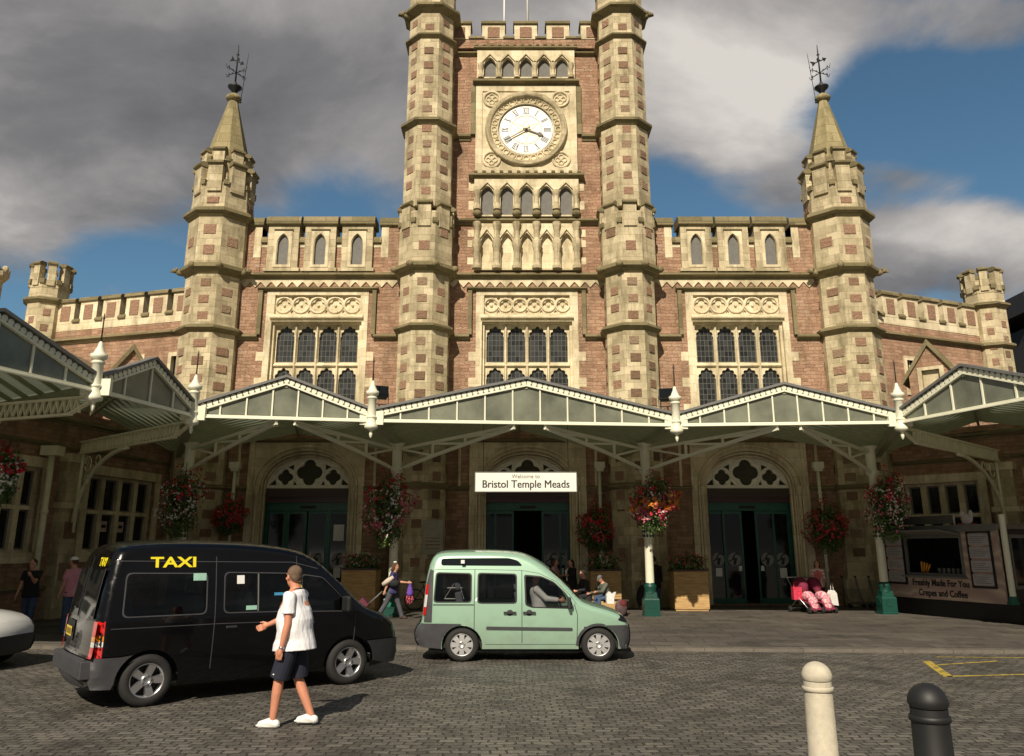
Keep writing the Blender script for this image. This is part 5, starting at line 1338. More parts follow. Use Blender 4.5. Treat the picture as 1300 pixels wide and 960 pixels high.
m=MB(); m.box(.3,3.8,-.7,.7,.25,.35,0); 
for wx in (.75,3.35): m.box(wx-.4,wx+.4,-.6,.6,.3,.66,0)
m.build('floor',[M['black']],wc); seats(wc,(1.2,2.0),.8,.15)
for s in (-1,1): m=MB(); y=s*wb.y(2.7,.98); m.box(2.62,2.72,min(y,y+s*.17),max(y,y+s*.17),.96,1.1,0); m.build('door_mirror',[M['white']],wc,bevel=.02)
# =============== STREET FURNITURE, LUGGAGE ===============
def bollard(loc,h,r,mat,label):
    e=empty('bollard',loc,0,label,'bollard'); m=MB(); m.lathe([(r*1.15,0),(r*1.15,.1),(r,.13),(r*.93,h-r*1.25)],(0,0,0),24); m.lathe([(r*.96,h-r*1.9),(r*1.03,h-r*1.86),(r*1.03,h-r*1.62),(r*.96,h-r*1.58)],(0,0,0),24,cap=False); m.build('post',[mat],e)
    m=MB(); m.lathe([(r*.93,h-r*1.2)]+[(r*1.02*math.cos(a*PI/16),h-r*1.0+r*math.sin(a*PI/16)) for a in range(0,9)],(0,0,0),24); m.build('cap',[mat],e)
bollard((2.62,7.43,GZ),1.12,.125,plain('bollard_stone',(.52,.47,.36),.75,bump=.3,scale=12),'short round-topped pale stone bollard on the cobbles in the foreground')
bollard((3.32,6.95,GZ),1.02,.15,M['iron'],'dark round-topped bollard on the cobbles at the bottom right')
# luggage trolleys
def trolley(loc,rz,label):
    e=empty('luggage_trolley',loc,rz,label,'trolley','luggage trolleys nested by the station wall')
    m=MB()
    for s in (-1,1):
        m.tube([(s*.27,-.45,.16),(s*.30,.25,.16),(s*.30,.38,.35),(s*.27,.48,1.02)],.018,6)
    for y in (-.45,-.2,.05,.25): m.tube([(-.29,y,.16),(.29,y,.16)],.012,6)
    m.tube([(-.30,.40,.55),(.30,.40,.55)],.012,6); m.tube([(-.28,.44,.8),(.28,.44,.8)],.012,6); m.build('frame',[M['lead']],e)
    m=MB(); m.tube([(-.30,.49,1.05),(.30,.49,1.05)],.03,8); m.build('handle',[M['black']],e)
    for x,y in ((-.27,-.36),(.27,-.36),(-.27,.30),(.27,.30)):
        m=MB(); m.lathe([(.07,-.02),(.07,.02)],(0,0,0),14,0,T=Matrix.Translation((x,y,.075))@Matrix.Rotation(PI/2,4,'Y')); m.build('wheel',[M['rubber']],e)
    return e
for k,(x,l) in enumerate(((12.15,'luggage trolley nearest the striped-top woman, first of the nested row'),(12.62,'luggage trolley second in the nested row by the wall'),(13.09,'luggage trolley third in the nested row by the wall'),(13.56,'luggage trolley nearest the kiosk, last of the nested row'))): trolley((x,29.6,0),R(72),l)
# bicycle leaning by the wall behind the van
bk=empty('bicycle',(-3.3,28.6,0),R(8),'black bicycle leaning against the wall behind the green van','bicycle')
for x in (0,1.02):
    m=MB(); m.tube([(x+.33*math.cos(a*PI/12),0,.34+.33*math.sin(a*PI/12)) for a in range(25)],.018,6,cap=False)
    for k in range(10): a=k*PI/10; m.tube([(x+.32*math.cos(a),0,.34+.32*math.sin(a)),(x-.32*math.cos(a),0,.34-.32*math.sin(a))],.003,4)
    m.build('wheel',[M['rubber']],bk)
m=MB(); 
for a,b in (((0,0,.34),(.42,0,.36)),((.42,0,.36),(.28,0,.85)),((0,0,.34),(.30,0,.78)),((.30,0,.78),(.85,0,.80)),((.42,0,.36),(.87,0,.74)),((1.02,0,.34),(.84,0,.95))): m.tube([a,b],.016,6)
m.build('frame',[M['black']],bk)
m=MB(); m.ball((.26,0,.90),(.13,.06,.03),10,6); m.build('saddle',[M['black']],bk); m=MB(); m.tube([(.95,-.25,1.0),(.84,-.1,.98),(.84,.1,.98),(.95,.25,1.0)],.015,6); m.build('handlebar',[M['iron']],bk)
# maroon trolley suitcase towed by the walking woman
su=empty('suitcase',(-4.75,25.0,0),0,'maroon wheeled suitcase towed by the woman in the navy top','suitcase')
T=Tm((0,0,.10))@Matrix.Rotation(R(48),4,'Y')
m=MB(T); m.box(-.14,.14,-.22,.22,0,.62,0); m.box(-.165,-.14,-.19,.19,.05,.3,0); m.build('case',[plain('maroon',(.10,.015,.035),.7)],su,bevel=.03)
m=MB(T); 
for s in (-1,1): m.tube([(.10,s*.13,.6),(.10,s*.13,1.12)],.011,6)
m.tube([(.10,-.14,1.12),(.10,.14,1.12)],.016,6); m.build('pull_handle',[M['lead']],su)
for s in (-1,1): m=MB(); m.lathe([(.05,-.02),(.05,.02)],(0,0,0),14,0,T=Matrix.Translation((.02,s*.17,.05))@Matrix.Rotation(PI/2,4,'X')); m.build('wheel',[M['rubber']],su)
# double pushchair
st=empty('double_pushchair',(9.75,27.6,0),R(-72),'pink and maroon double pushchair with bags and blankets on the pavement','pushchair')
pkn=NT('pink_blanket'); pkn.link(pkn.ramp(pkn.noise(pkn.coord('Object'),16,3),[(.35,(.60,.08,.16)),(.5,(.75,.30,.36)),(.62,(.80,.62,.60)),(.8,(.55,.05,.12))]),pkn.b.inputs['Base Color']); pkn.b.inputs['Roughness'].default_value=.9; pkn.bump(pkn.noise(pkn.coord('Object'),9,4),1,.06); pk=pkn.mat; mr_=plain('maroon_cloth',(.20,.015,.05),.8); wh=plain('white_bag',(.75,.73,.70),.7)
for s in (-1,1):
    y=s*.26; m=MB()
    m.add([(-.05,y-.2,.42),(.30,y-.2,.34),(.30,y+.2,.34),(-.05,y+.2,.42),(-.26,y-.2,.92),(-.26,y+.2,.92),(.5,y-.18,.30),(.5,y+.18,.30),(.62,y-.18,.12),(.62,y+.18,.12)],[(0,1,2,3),(4,0,3,5),(1,6,7,2),(6,8,9,7)],0); m.build('seat',[mr_],st)
    m=MB(); prof=[(-.30+.0,.85)]
    m.lathe([(.0,.30),(.12,.28),(.2,.22),(.25,.12),(.27,0)],(0,0,0),14,0,T=Matrix.Translation((-.12,y,.82))@Matrix.Rotation(R(25),4,'Y')@Matrix.Diagonal((1.1,.8,.9,1)),cap=False); m.build('hood',[mr_],st)
    m=MB(); m.ball((.22,y,.52),(.26,.17,.16),12,8,0); m.ball((.45,y,.36),(.14,.16,.18),12,8,0); m.ball((.52,y,.2),(.08,.15,.14),10,6,0); m.build('blanket',[pk],st)
    m=MB(); m.ball((.0,y,.72),(.1,.09,.11),10,8,0); m.build('child_head',[plain('skin_child',(.62,.36,.26),.6)],st)
m=MB()
for y in (-.5,0,.5):
    m.tube([(.55,y,.12),(-.05,y,.55),(-.45,y,1.05),(-.55,y,1.08)],.013,6); m.tube([(-.42,y,.12),(.05,y,.48)],.013,6)
m.tube([(-.42,-.5,.12),(-.42,.5,.12)],.012,6); m.tube([(.55,-.5,.14),(.55,.5,.14)],.012,6); m.tube([(-.55,-.5,1.08),(-.55,.5,1.08)],.02,8); m.build('frame',[M['alloy']],st)
for x in (.55,-.42):
    for y in (-.5,0,.5):
        m=MB(); m.lathe([(.04,-.03),(.09,-.03),(.095,0),(.09,.03),(.04,.03)],(0,0,0),16,0,T=Matrix.Translation((x,y,.095))@Matrix.Rotation(PI/2,4,'X')); m.build('wheel',[M['rubber'],M['lead']],st)
bg1=empty('red_bag',(9.28,27.5,0),0,'red and pink patterned bag hanging on the left of the pushchair','bag'); m=MB(); m.box(-.14,.14,-.12,.12,.40,.80,0); m.tube([(-.08,0,.8),(-.05,0,.95),(.05,0,.95),(.08,0,.8)],.012,6); m.build('sack',[plain('red_check',(.55,.03,.07),.8,var=.6,scale=16)],bg1,bevel=.05)
bg2=empty('white_bag',(10.42,27.45,0),R(20),'white carrier bag hanging from the pushchair handle','bag'); m=MB(); m.plate([(-.13,.25),(.15,.22),(.12,.60),(.03,.70),(-.07,.70),(-.15,.6)],(),-.08,.08,0,True); m.tube([(-.05,0,.68),(-.03,0,.9),(.04,0,.9),(.06,0,.68)],.01,5); m.build('sack',[wh],bg2,bevel=.04)
# =============== PEOPLE ===============
def remesh(mb,name,mat,parent,vox,smooth=3):
    o=mb.build(name,[mat],None); o.modifiers.new('r','REMESH').mode='VOXEL'; o.modifiers['r'].voxel_size=vox; o.modifiers['r'].use_smooth_shade=True
    s=o.modifiers.new('s','SMOOTH'); s.iterations=smooth; s.factor=.5
    dg=bpy.context.evaluated_depsgraph_get(); me=bpy.data.meshes.new_from_object(o.evaluated_get(dg)); me.name=name
    old=o.data; o.modifiers.clear(); o.data=me; bpy.data.meshes.remove(old)
    if not me.materials: me.materials.append(mat)
    me.polygons.foreach_set('use_smooth',[True]*len(me.polygons)); o.parent=parent; return o
def limb(mb,pts,rad,n=12):
    mb.tube(pts,rad,n)
    for p,r in zip(pts,rad):
        r_=r if not hasattr(r,'__len__') else min(r); mb.ball(p,r_*1.0,10,8)
skin=plain('skin',(.55,.28,.18),.55,var=.08,scale=9); skin_red=plain('skin_tanned',(.58,.25,.15),.5,var=.1,scale=8)
def rot(v,a,axis): return Matrix.Rotation(a,3,axis)@Vector(v)
def person(loc,face,label,H=1.75,legs=((12,-6),(-14,-4)),arms=((8,6,12),(8,6,12)),lean=3,headturn=0,headtilt=0,sit=None,shirt=None,trousers=None,hair=None,hairlen=0,shoes=None,sleeve=.26,shorts=None,vox=.016,cap=None,fat=1,female=False,coat=0,sk=None,collar=None,cat='person',group=None,lean_side=0,hcov=1.0):
    """face: heading in degrees (0 = +X). local +X forward, +Y to the person's left. legs: (thigh forward deg, knee bend deg) for left/right; arms: (forward, outward, elbow)."""
    e=empty('person',loc,R(face),label,cat,group); k=H/1.75; sk=sk or skin
    hipz=.93*k if sit is None else sit+.08
    body=MB(); J={}
    # legs
    lowest=9
    for s,nm,(th,kn) in ((1,'l',legs[0]),(-1,'r',legs[1])):
        hip=Vector((0,s*.095*k,hipz)); d=rot((0,0,-1),R(-th),'Y'); knee=hip+d*.43*k; d2=rot((0,0,-1),R(-th+kn),'Y'); ank=knee+d2*.41*k
        J[nm]=(hip,knee,ank,d2); lowest=min(lowest,ank.z)
    dz=(.085*k-lowest) if sit is None else 0
    up_=Vector((0,0,dz))
    for nm in 'lr':
        h,kn,an,d2=J[nm]; J[nm]=(h+up_,kn+up_,an+up_,d2)
    pel=Vector((0,0,hipz+dz)); tq=lambda v:rot(v,R(lean),'Y')
    tor=lambda z,x=0,y=0: pel+tq((x,y,z))
    sw=.185*k*(.9 if female else 1)
    chest=[(0,-.02,.15,.11),(.10,0,.155,.115),(.22,.01,.145*fat,.105*fat**1.5),(.34,.015,.165,.118*fat),(.44,.01,.17,.11),(.50,0,.12,.085),(.54,0,.06,.055)]
    def torso(mb,grow=0,z0=0,z1=1,w=1):
        pts=[];rd=[]
        for z,x,a,b in chest:
            if z0<=z<=z1: pts.append(tor(z*k,x*k)); rd.append(((a*k+grow)*w,(b*k+grow)*w))
        # ellipse: first radius across (y), second along x
        V=[];N=20
        for p,(a,b) in zip(pts,rd):
            for q in range(N):
                t=2*PI*q/N; V.append(p+tq((b*math.cos(t),a*math.sin(t),0)))
        Fs=[(j*N+q,j*N+(q+1)%N,(j+1)*N+(q+1)%N,(j+1)*N+q) for j in range(len(pts)-1) for q in range(N)]
        Fs.append(tuple(range(N-1,-1,-1))); Fs.append(tuple(range((len(pts)-1)*N,len(pts)*N))); mb.add(V,Fs,0,True)
    torso(body); body.ball(tor(0),(.12*k,.15*k,.12*k),14,10)
    for nm in 'lr':
        h,kn,an,d2=J[nm]; limb(body,[h,h.lerp(kn,.5),kn,kn.lerp(an,.35),an],[.092*k,.078*k,.056*k,.057*k,.038*k])
        f=Vector((1,0,0)); toe=an+Vector((.11*k,0,-.052*k)); heel=an+Vector((-.05*k,0,-.05*k)); limb(body,[heel,an+Vector((.03*k,0,-.03*k)),toe],[.032*k,.038*k,.027*k])
    A={}
    for s,nm,(fw,ou,el) in ((1,'l',arms[0]),(-1,'r',arms[1])):
        sh=tor(.455*k,0,s*sw); d=rot(rot((0,0,-1),R(s*ou),'X'),R(-fw),'Y'); elb=sh+d*.29*k; d2=rot(rot((0,0,-1),R(s*ou*.6),'X'),R(-fw-el),'Y'); wr=elb+d2*.25*k; A[nm]=(sh,elb,wr,d2,d)
        limb(body,[sh,sh.lerp(elb,.5),elb,elb.lerp(wr,.3),wr],[.056*k,.047*k,.040*k,.041*k,.027*k])
        # hand: palm, four fingers with two bends, thumb
        fwd=d2.normalized(); side=Vector((0,1,0)); nrm=fwd.cross(side).normalized(); side=nrm.cross(fwd).normalized()
        # palm faces body (thumb forward)
        acr=nrm if True else side
        pc=wr+fwd*.05*k; body.ball(pc,(.03*k,.028*k,.045*k),10,8)
        inw=Vector((0,-s,0)); inw=(inw-fwd*inw.dot(fwd)).normalized(); acr=fwd.cross(inw).normalized()
        if acr.x<0: acr=-acr
        for q,(o_,ln) in enumerate(((.030,.070),(.010,.078),(-.010,.073),(-.028,.058))):
            b0=wr+fwd*.055*k+acr*o_*k; b1=wr+fwd*.09*k+acr*o_*1.05*k; b2=b1+(fwd*.8+inw*.35).normalized()*ln*.45*k; b3=b2+(fwd*.45+inw*.85).normalized()*ln*.45*k
            body.tube([b0,b1,b2,b3],[.0105*k,.0095*k,.0088*k,.0065*k],8); body.ball(b3,.0066*k,6,5); body.ball(b2,.009*k,6,5); body.ball(b1,.0098*k,6,5)
        t0=wr+fwd*.02*k+acr*.02*k; t1=wr+fwd*.05*k+acr*.048*k+inw*.012*k; t2=wr+fwd*.082*k+acr*.055*k+inw*.022*k; body.tube([t0,t1,t2],[.014*k,.012*k,.0085*k],8); body.ball(t2,.0088*k,6,5); body.ball(t1,.012*k,6,5)
        body.tube([wr,pc+fwd*.0],[.026*k,.03*k],10)
    # neck and head
    nk=tor(.53*k,.005*k); hd=tor(.655*k,.03*k); limb(body,[tor(.48*k),nk,hd.lerp(nk,.3)],[.070*k,.062*k,.058*k])
    TH=Matrix.Translation(hd)@Matrix.Rotation(R(headturn),4,'Z')@Matrix.Rotation(R(headtilt+lean*.5),4,'Y')
    def hp(x,y,z): return TH@Vector((x*k,y*k,z*k))
    def hball(mb,x,y,z,rx,ry,rz,n=14,m=10): mb.ball((0,0,0),(rx*k,ry*k,rz*k),n,m,0,TH@Matrix.Translation((x*k,y*k,z*k)))
    hball(body,-.012,0,.03,.095,.076,.098,18,14); hball(body,.02,0,-.035,.068,.060,.080); hball(body,.055,0,-.085,.026,.032,.024)
    hball(body,.083,0,.035,.016,.05,.012); hball(body,.095,0,-.012,.018,.014,.024); hball(body,.104,0,-.022,.012,.014,.010); hball(body,.082,0,-.055,.012,.026,.007); hball(body,.08,0,-.066,.012,.022,.006)
    for s in (-1,1): hball(body,-.005,s*.078,.0,.016,.009,.030); hball(body,.066,s*.042,-.015,.02,.02,.018)
    bo=remesh(body,'body',sk,e,vox,2 if vox<.01 else 1)
    # eyes
    m=MB()
    for s in (-1,1): m.ball(hp(.081,s*.031,.012),(.008*k,.011*k,.006*k),8,6)
    m.build('eye',[M['black']],bo)
    g=.018*k if vox>.01 else .014*k
    if hair:
        m=MB(); hball(m,-.020,0,.038,.096,.081,.093,18,14); 
        if hairlen>0:
            for s in (-1,0,1): limb(m,[hp(-.05,s*.05,.03),hp(-.07,s*.06,-.08),hp(-.09,s*.05,-.08-hairlen)],[.06*k,.055*k,.03*k])
        else:
            hball(m,-.06,0,-.0,.055,.068,.06); 
        # cut the face free: keep hair above the brow line
        o=remesh(m,'hair',hair,bo,vox,1)
        bm=bmesh.new(); bm.from_mesh(o.data); inv=TH.inverted(); dl=[]
        for v in bm.verts:
            q=(inv@v.co)/k
            if q.x>.05 and q.z<.085: dl.append(v)
            elif q.x>.03 and q.z<.06: dl.append(v)
            elif hairlen<=0 and (q.x>.0 and q.z<.02 or q.z<-.045): dl.append(v)
        bmesh.ops.delete(bm,geom=dl,context='VERTS'); bm.to_mesh(o.data); bm.free()
    if cap:
        m=MB(); hball(m,-.012,0,.065,.104,.086,.072); T_=TH@Matrix.Translation((.09*k,0,.06*k)); m.ball((0,0,0),(.07*k,.06*k,.008*k),12,6,0,T_); remesh(m,'cap',cap,bo,vox,1)
    if shirt:
        m=MB(); N=24
        prof=[(-.12*k-coat,.01*k,.192*k,.165*k*fat),(-.05*k-coat*.5,.01*k,.186*k,.158*k*fat),(.0,.005*k,.176*k,.145*k*fat),(.09*k,.006*k,.164*k*(1+(fat-1)*.5),.128*k*fat),(.20*k,.014*k,.160*k*(1+(fat-1)*.5),.122*k*fat**1.35),(.30*k,.012*k,.165*k,.120*k*fat),(.38*k,.006*k,.176*k,.118*k),(.455*k,0,.165*k,.095*k),(.50*k,-.005*k,.105*k,.075*k),(.52*k,-.005*k,.07*k,.062*k)]
        V=[]
        for z,x,a_,b_ in prof:
            for q in range(N):
                t=2*PI*q/N; V.append(tor(z,x,0)+tq(((b_+g)*math.cos(t),(a_+g)*math.sin(t),0)))
        m.add(V,[(jj*N+q,jj*N+(q+1)%N,(jj+1)*N+(q+1)%N,(jj+1)*N+q) for jj in range(len(prof)-1) for q in range(N)]+[tuple(range(N-1,-1,-1)),tuple(range((len(prof)-1)*N,len(prof)*N))],0,True)
        for nm in 'lr':
            sh,elb,wr,d2,d=A[nm]; ins=tor(.44*k,0,(.10 if nm=='l' else -.10)*k)
            if sleeve<.3:
                en=sh+d*sleeve*.75*k; m.tube([ins,sh+Vector((0,0,.006)),en.lerp(sh,.4),en],[.06*k,.067*k+g*.4,.062*k+g*.5,.064*k+g*.5],14)
            else: 
                m.tube([ins,sh+Vector((0,0,.006)),elb,wr-d2*.02*k],[.06*k,.067*k+g*.3,.05*k+g*.6,.036*k+g*.6],14); m.ball(elb,.05*k+g*.6,10,8)
        remesh(m,'shirt' if not coat else 'coat',shirt,e,vox,2)
    if collar:
        m=MB(); V=[]
        pts=[tor(.515*k,.0)+tq((.062*k*math.cos(t),.075*k*math.sin(t),-.012*math.cos(t))) for t in [2*PI*q/20 for q in range(21)]]
        m.tube(pts,.013*k,8); m.build('collar',[collar],e)
    def leggarment(frac,mat,nm_,wide=1.0):
        m=MB(); torso(m,g*.8,-.05,.12); m.ball(tor(-.01*k),(.125*k+g*.7,.155*k+g*.8,.12*k),14,10)
        for nm in 'lr':
            h,kn,an,d2=J[nm]
            if frac<1: en=h.lerp(kn,frac); m.tube([h,h.lerp(en,.5),en],[.086*k+g*.4,(.088*k+g*.6)*wide,(.088*k+g*.5)*wide],16)
            else:
                m.tube([h,h.lerp(kn,.5),kn,kn.lerp(an,.5),an+d2*.03*k],[.098*k+g*.5,.085*k+g*.6,(.066*k+g*.6)*wide,(.062*k+g*.6)*wide,(.052*k+g*.8)*wide],14); m.ball(kn,(.066*k+g*.6)*wide,10,8)
        remesh(m,nm_,mat,e,vox,2)
    if shorts: leggarment(.98,shorts,'shorts',1.12)
    if trousers: leggarment(1,trousers,'trousers')
    if shoes:
        for nm in 'lr':
            h,kn,an,d2=J[nm]; m=MB(); limb(m,[an+Vector((-.04*k,0,-.045*k)),an+Vector((.02*k,0,-.030*k)),an+Vector((.13*k,0,-.055*k))],[.044*k,.052*k,.040*k]); m.ball((an.x+.055*k,an.y,an.z-.066*k),(.145*k,.047*k,.020*k),14,6); remesh(m,'shoe',shoes,e,max(vox*.8,.008),1)
    return e,A,J,TH
cl=lambda n,c,v=.12: plain(n,c,.85,var=v,scale=7,bump=.15)
tshirt=NT('white_tshirt'); tv=tshirt.coord('Object'); tshirt.link(tshirt.ramp(tshirt.noise(tv,5,4),[(.3,(.76,.76,.78)),(.7,(.84,.84,.85))]),tshirt.b.inputs['Base Color']); tshirt.b.inputs['Roughness'].default_value=.9; tshirt.bump(tshirt.noise(tshirt.coord('Object',(1,1,.35)),5,3,.5),.9,.07)
navy=cl('navy_cloth',(.012,.014,.028)); denim=cl('denim',(.05,.085,.16),.3); blackc=cl('black_cloth',(.012,.012,.014)); brownhair=cl('brown_hair',(.09,.045,.025)); darkhair=cl('dark_hair',(.02,.014,.012)); fairhair=cl('fair_hair',(.12,.075,.048),.5); 
# man in white T-shirt walking past the taxi, seen from his left-back, heading left
pe,A,J,TH=person((-2.66,10.5,GZ),172,'man in white T-shirt and navy shorts walking past the black taxi',1.93,legs=((16,10),(-3,22)),arms=((-3,7,14),(34,4,34)),lean=3,headturn=-36,shirt=tshirt.mat,shorts=navy,hair=fairhair,shoes=M['white'],sleeve=.25,vox=.0075,fat=1.4,sk=skin_red,collar=navy)
m=MB(); wr=A['l'][2]; d=A['l'][3]; 
m.lathe([(.030,-.012),(.034,0),(.030,.012)],(0,0,0),16,0,T=Matrix.Translation(wr)@Vector((0,0,1)).rotation_difference(d).to_matrix().to_4x4(),cap=False); m.build('wristwatch',[M['alloy']],pe)
m=MB(); h,kn,an,d2=J['l']; m.tube([h+Vector((.05,.10,.06)),h.lerp(kn,.3)+Vector((.06,.115,0))],.006,6); m.ball(h.lerp(kn,.86)+Vector((.04,.105,0)),(.022,.006,.010),8,6); m.build('side_stripe',[M['white']],pe)
# woman towing suitcase, heading right
pe,A,J,TH=person((-3.55,25.0,0),0,'long-haired woman in navy top walking right and towing a suitcase',1.70,legs=((24,6),(-22,10)),arms=((30,8,55),(-28,10,8)),lean=4,shirt=cl('navy_top',(.03,.025,.10)),trousers=cl('grey_trousers',(.07,.07,.085)),hair=brownhair,hairlen=.22,shoes=M['brown'],sleeve=.2,female=True,headturn=0)
m=MB(); m.ball(tuple(TH@Vector((-.02,0,.14))),(.06,.06,.03),8,6); m.build('hair_band',[M['white']],pe)
hb=empty('shoulder_bag',(-3.55,25.0,0),0,'black shoulder bag with a pale jacket slung at the walking woman\'s hip','bag'); m=MB(); m.ball((.08,-.25,1.02),(.17,.08,.11),12,8); m.tube([(-.02,-.22,1.08),(-.02,-.14,1.42),(.02,.12,1.44)],.012,5); m.build('pouch',[blackc],hb); m=MB(); m.tube([(-.25,-.26,.98),(-.08,-.28,1.10),(.06,-.27,1.2)],[.06,.08,.05],10); m.build('jacket',[cl('cream_cloth',(.6,.5,.42))],hb)
pb=empty('purple_bag',(-3.02,24.95,0),0,'purple carrier bag with pink blossoms held in the walking woman\'s hand','bag'); m=MB(); m.lathe([(.02,1.02),(.06,.92),(.11,.74),(.09,.66),(.03,.64)],(0,0,0),10); m.build('sack',[cl('purple_cloth',(.12,.05,.30),.4)],pb); m=MB(); rg_=random.Random(3); cloud(m,(0,0,.58),(.12,.1,.13),160,.06,rg_,shell=.2); m.build('blossom',[M['pink']],pb)
gb=empty('green_bag',(-3.6,25.35,0),0,'green carrier bag carried on the far side of the walking woman','bag'); m=MB(); m.plate([(-.22,.32),(.2,.32),(.14,.78),(.1,.95),(.06,.78),(-.06,.78),(-.1,.95),(-.14,.78)],(),-.05,.05,0,True); m.build('sack',[cl('green_bagc',(.02,.16,.10))],gb,bevel=.02)
# people by the central door
person((1.45,29.0,0),-20,'woman in pale pink top with tied brown hair standing before the central doors',1.72,arms=((25,6,60),(10,8,20)),shirt=cl('pink_top',(.55,.33,.33)),trousers=blackc,hair=brownhair,hairlen=.05,shoes=M['black'],female=True,legs=((3,2),(-3,2)))
wp=empty('white_papers',(1.98,28.6,0),R(-30),'white bag held against the waist of the woman in the pink top','bag'); m=MB(); m.plate([(-.12,.95),(.10,.92),(.17,1.05),(.1,1.22),(-.05,1.38),(-.17,1.28)],(),-.05,.05,0,True); m.build('sack',[wh],wp,bevel=.03)
person((2.05,28.6,0),-140,'dark-haired woman in black standing behind the man in the dark suit',1.70,shirt=blackc,trousers=blackc,hair=darkhair,hairlen=.2,shoes=M['black'],sleeve=.5,female=True,legs=((3,2),(-3,2)),arms=((30,5,70),(20,5,60)))
# seated man in dark suit and seated man in cap on a bench
bn=empty('bench',(2.75,26.6,0),0,'low dark bench in front of the planter under the seated men','bench'); m=MB()
for k in range(3): m.box(-.9,.9,-.2+.14*k,-.08+.14*k,.42,.46,0)
m.build('seat',[M['brown']],bn)
for x in (-.8,.8): m=MB(); m.box(x-.03,x+.03,-.2,.2,0,.42,0); m.build('leg',[M['iron']],bn)
person((2.35,26.55,0),195,'dark-haired man in dark suit and pale shirt sitting beside the planter',1.76,sit=.50,legs=((84,80),(80,84)),arms=((22,6,60),(30,4,50)),lean=8,headtilt=12,shirt=cl('suit',(.018,.018,.02)),trousers=cl('suit_t',(.015,.015,.018)),hair=darkhair,shoes=M['black'],sleeve=.5,coat=.06,collar=M['white'])
person((3.0,26.45,0),-150,'man in grey flat cap and jeans sitting next to the man in the suit',1.62,sit=.46,legs=((84,80),(88,82)),arms=((40,4,50),(36,4,40)),lean=24,headtilt=30,shirt=cl('grey_green',(.10,.11,.085)),trousers=denim,hair=darkhair,cap=cl('cap',(.12,.12,.13)),shoes=M['black'],sleeve=.5)
rs=empty('rucksack',(3.35,26.0,0),0,'dark red and grey rucksack on the ground by the seated men','bag'); m=MB(); m.ball((0,0,.25),(.19,.13,.25),14,10,0); m.build('pack',[cl('rucksack_grey',(.10,.06,.065),.5)],rs); m=MB(); m.ball((.04,-.02,.36),(.14,.12,.13),12,8,0); m.build('lid',[cl('maroon_cloth2',(.12,.015,.02))],rs)
cb=empty('white_carrier_bag',(3.02,26.05,0),R(10),'crumpled white carrier bag on the knees of the man in the cap','bag'); m=MB(); m.plate([(-.12,.38),(.11,.36),(.12,.56),(.19,.72),(.06,.66),(-.02,.73),(-.11,.64)],(),-.06,.06,0,True); m.build('sack',[wh],cb,bevel=.03)
# man standing behind the column
person((4.95,29.2,0),80,'man in dark coat and jeans standing with his back turned behind the right-centre column',1.80,shirt=blackc,trousers=denim,hair=darkhair,shoes=M['black'],sleeve=.5,coat=.14,legs=((3,2),(-3,2)))
db=empty('black_holdall',(4.45,28.6,0),0,'tall black bag standing on the pavement behind the right-centre column','bag'); m=MB(); m.ball((0,0,.40),(.24,.18,.42),14,10); m.build('pack',[blackc],db); m=MB(); m.tube([(-.1,0,.78),(-.06,0,.95),(.06,0,.95),(.1,0,.78)],.015,6); m.build('strap',[blackc],db)
# woman pushing the double pushchair
stripe_=NT('striped_top'); wv=stripe_.node('ShaderNodeTexWave'); wv.bands_direction='X'; wv.inputs['Scale'].default_value=5; stripe_.link(stripe_.coord('Object'),wv.inputs['Vector']); stripe_.link(stripe_.ramp(wv.outputs['Fac'],[(.45,(.75,.72,.70)),(.6,(.65,.16,.14))]),stripe_.b.inputs['Base Color']); stripe_.b.inputs['Roughness'].default_value=.85
person((10.35,28.4,0),-110,'red-haired woman in white and red striped top standing behind the double pushchair',1.66,arms=((35,6,30),(35,6,30)),shirt=stripe_.mat,trousers=blackc,hair=cl('auburn_hair',(.10,.02,.02)),hairlen=.1,shoes=M['black'],female=True,sleeve=.5,lean=6,legs=((4,2),(-4,2)))
# people on the left
person((-12.15,21.3,0),-95,'man in black top and blue jeans standing at the far left before the wall',1.80,shirt=blackc,trousers=denim,hair=darkhair,shoes=M['lead'],sleeve=.26,legs=((4,2),(-3,2)),arms=((40,5,90),(10,8,10)))
person((-10.9,20.9,0),160,'woman in white cap and pink top beyond the rear of the taxi',1.86,shirt=cl('pink_shirt',(.6,.25,.3)),trousers=denim,hair=brownhair,cap=M['white'],shoes=M['lead'],female=True,legs=((4,2),(-3,2)))
person((-10.15,28.2,0),-60,'red-faced person in dark top looking over the taxi roof by the left column',1.84,shirt=blackc,trousers=blackc,hair=darkhair,shoes=M['black'],sleeve=.5,sk=skin_red,legs=((3,2),(-3,2)))
# drivers
dv=person((.0,0,0),0,'van driver in white shirt sitting at the wheel of the green van',1.74,sit=.78,legs=((75,60),(75,60)),arms=((50,6,35),(50,6,35)),lean=-12,shirt=cl('white_shirt',(.7,.69,.68)),trousers=blackc,hair=darkhair,shoes=M['black'],sleeve=.3)[0]
dv.location=(-1.87+2.42,17.0-.36,GZ)
tp_=person((0,0,0),0,'passenger in pale top sitting inside the black taxi behind the sliding door window',1.72,sit=.86,legs=((80,70),(80,70)),arms=((20,6,40),(20,6,40)),lean=-6,shirt=cl('pale_top',(.35,.37,.38)),trousers=blackc,hair=brownhair,shoes=M['black'],sleeve=.3)[0]
tp_.rotation_euler[2]=R(38); q=Matrix.Rotation(R(38),3,'Z')@Vector((2.25,-.35,0)); tp_.location=(tax.location.x+q.x,tax.location.y+q.y,GZ)
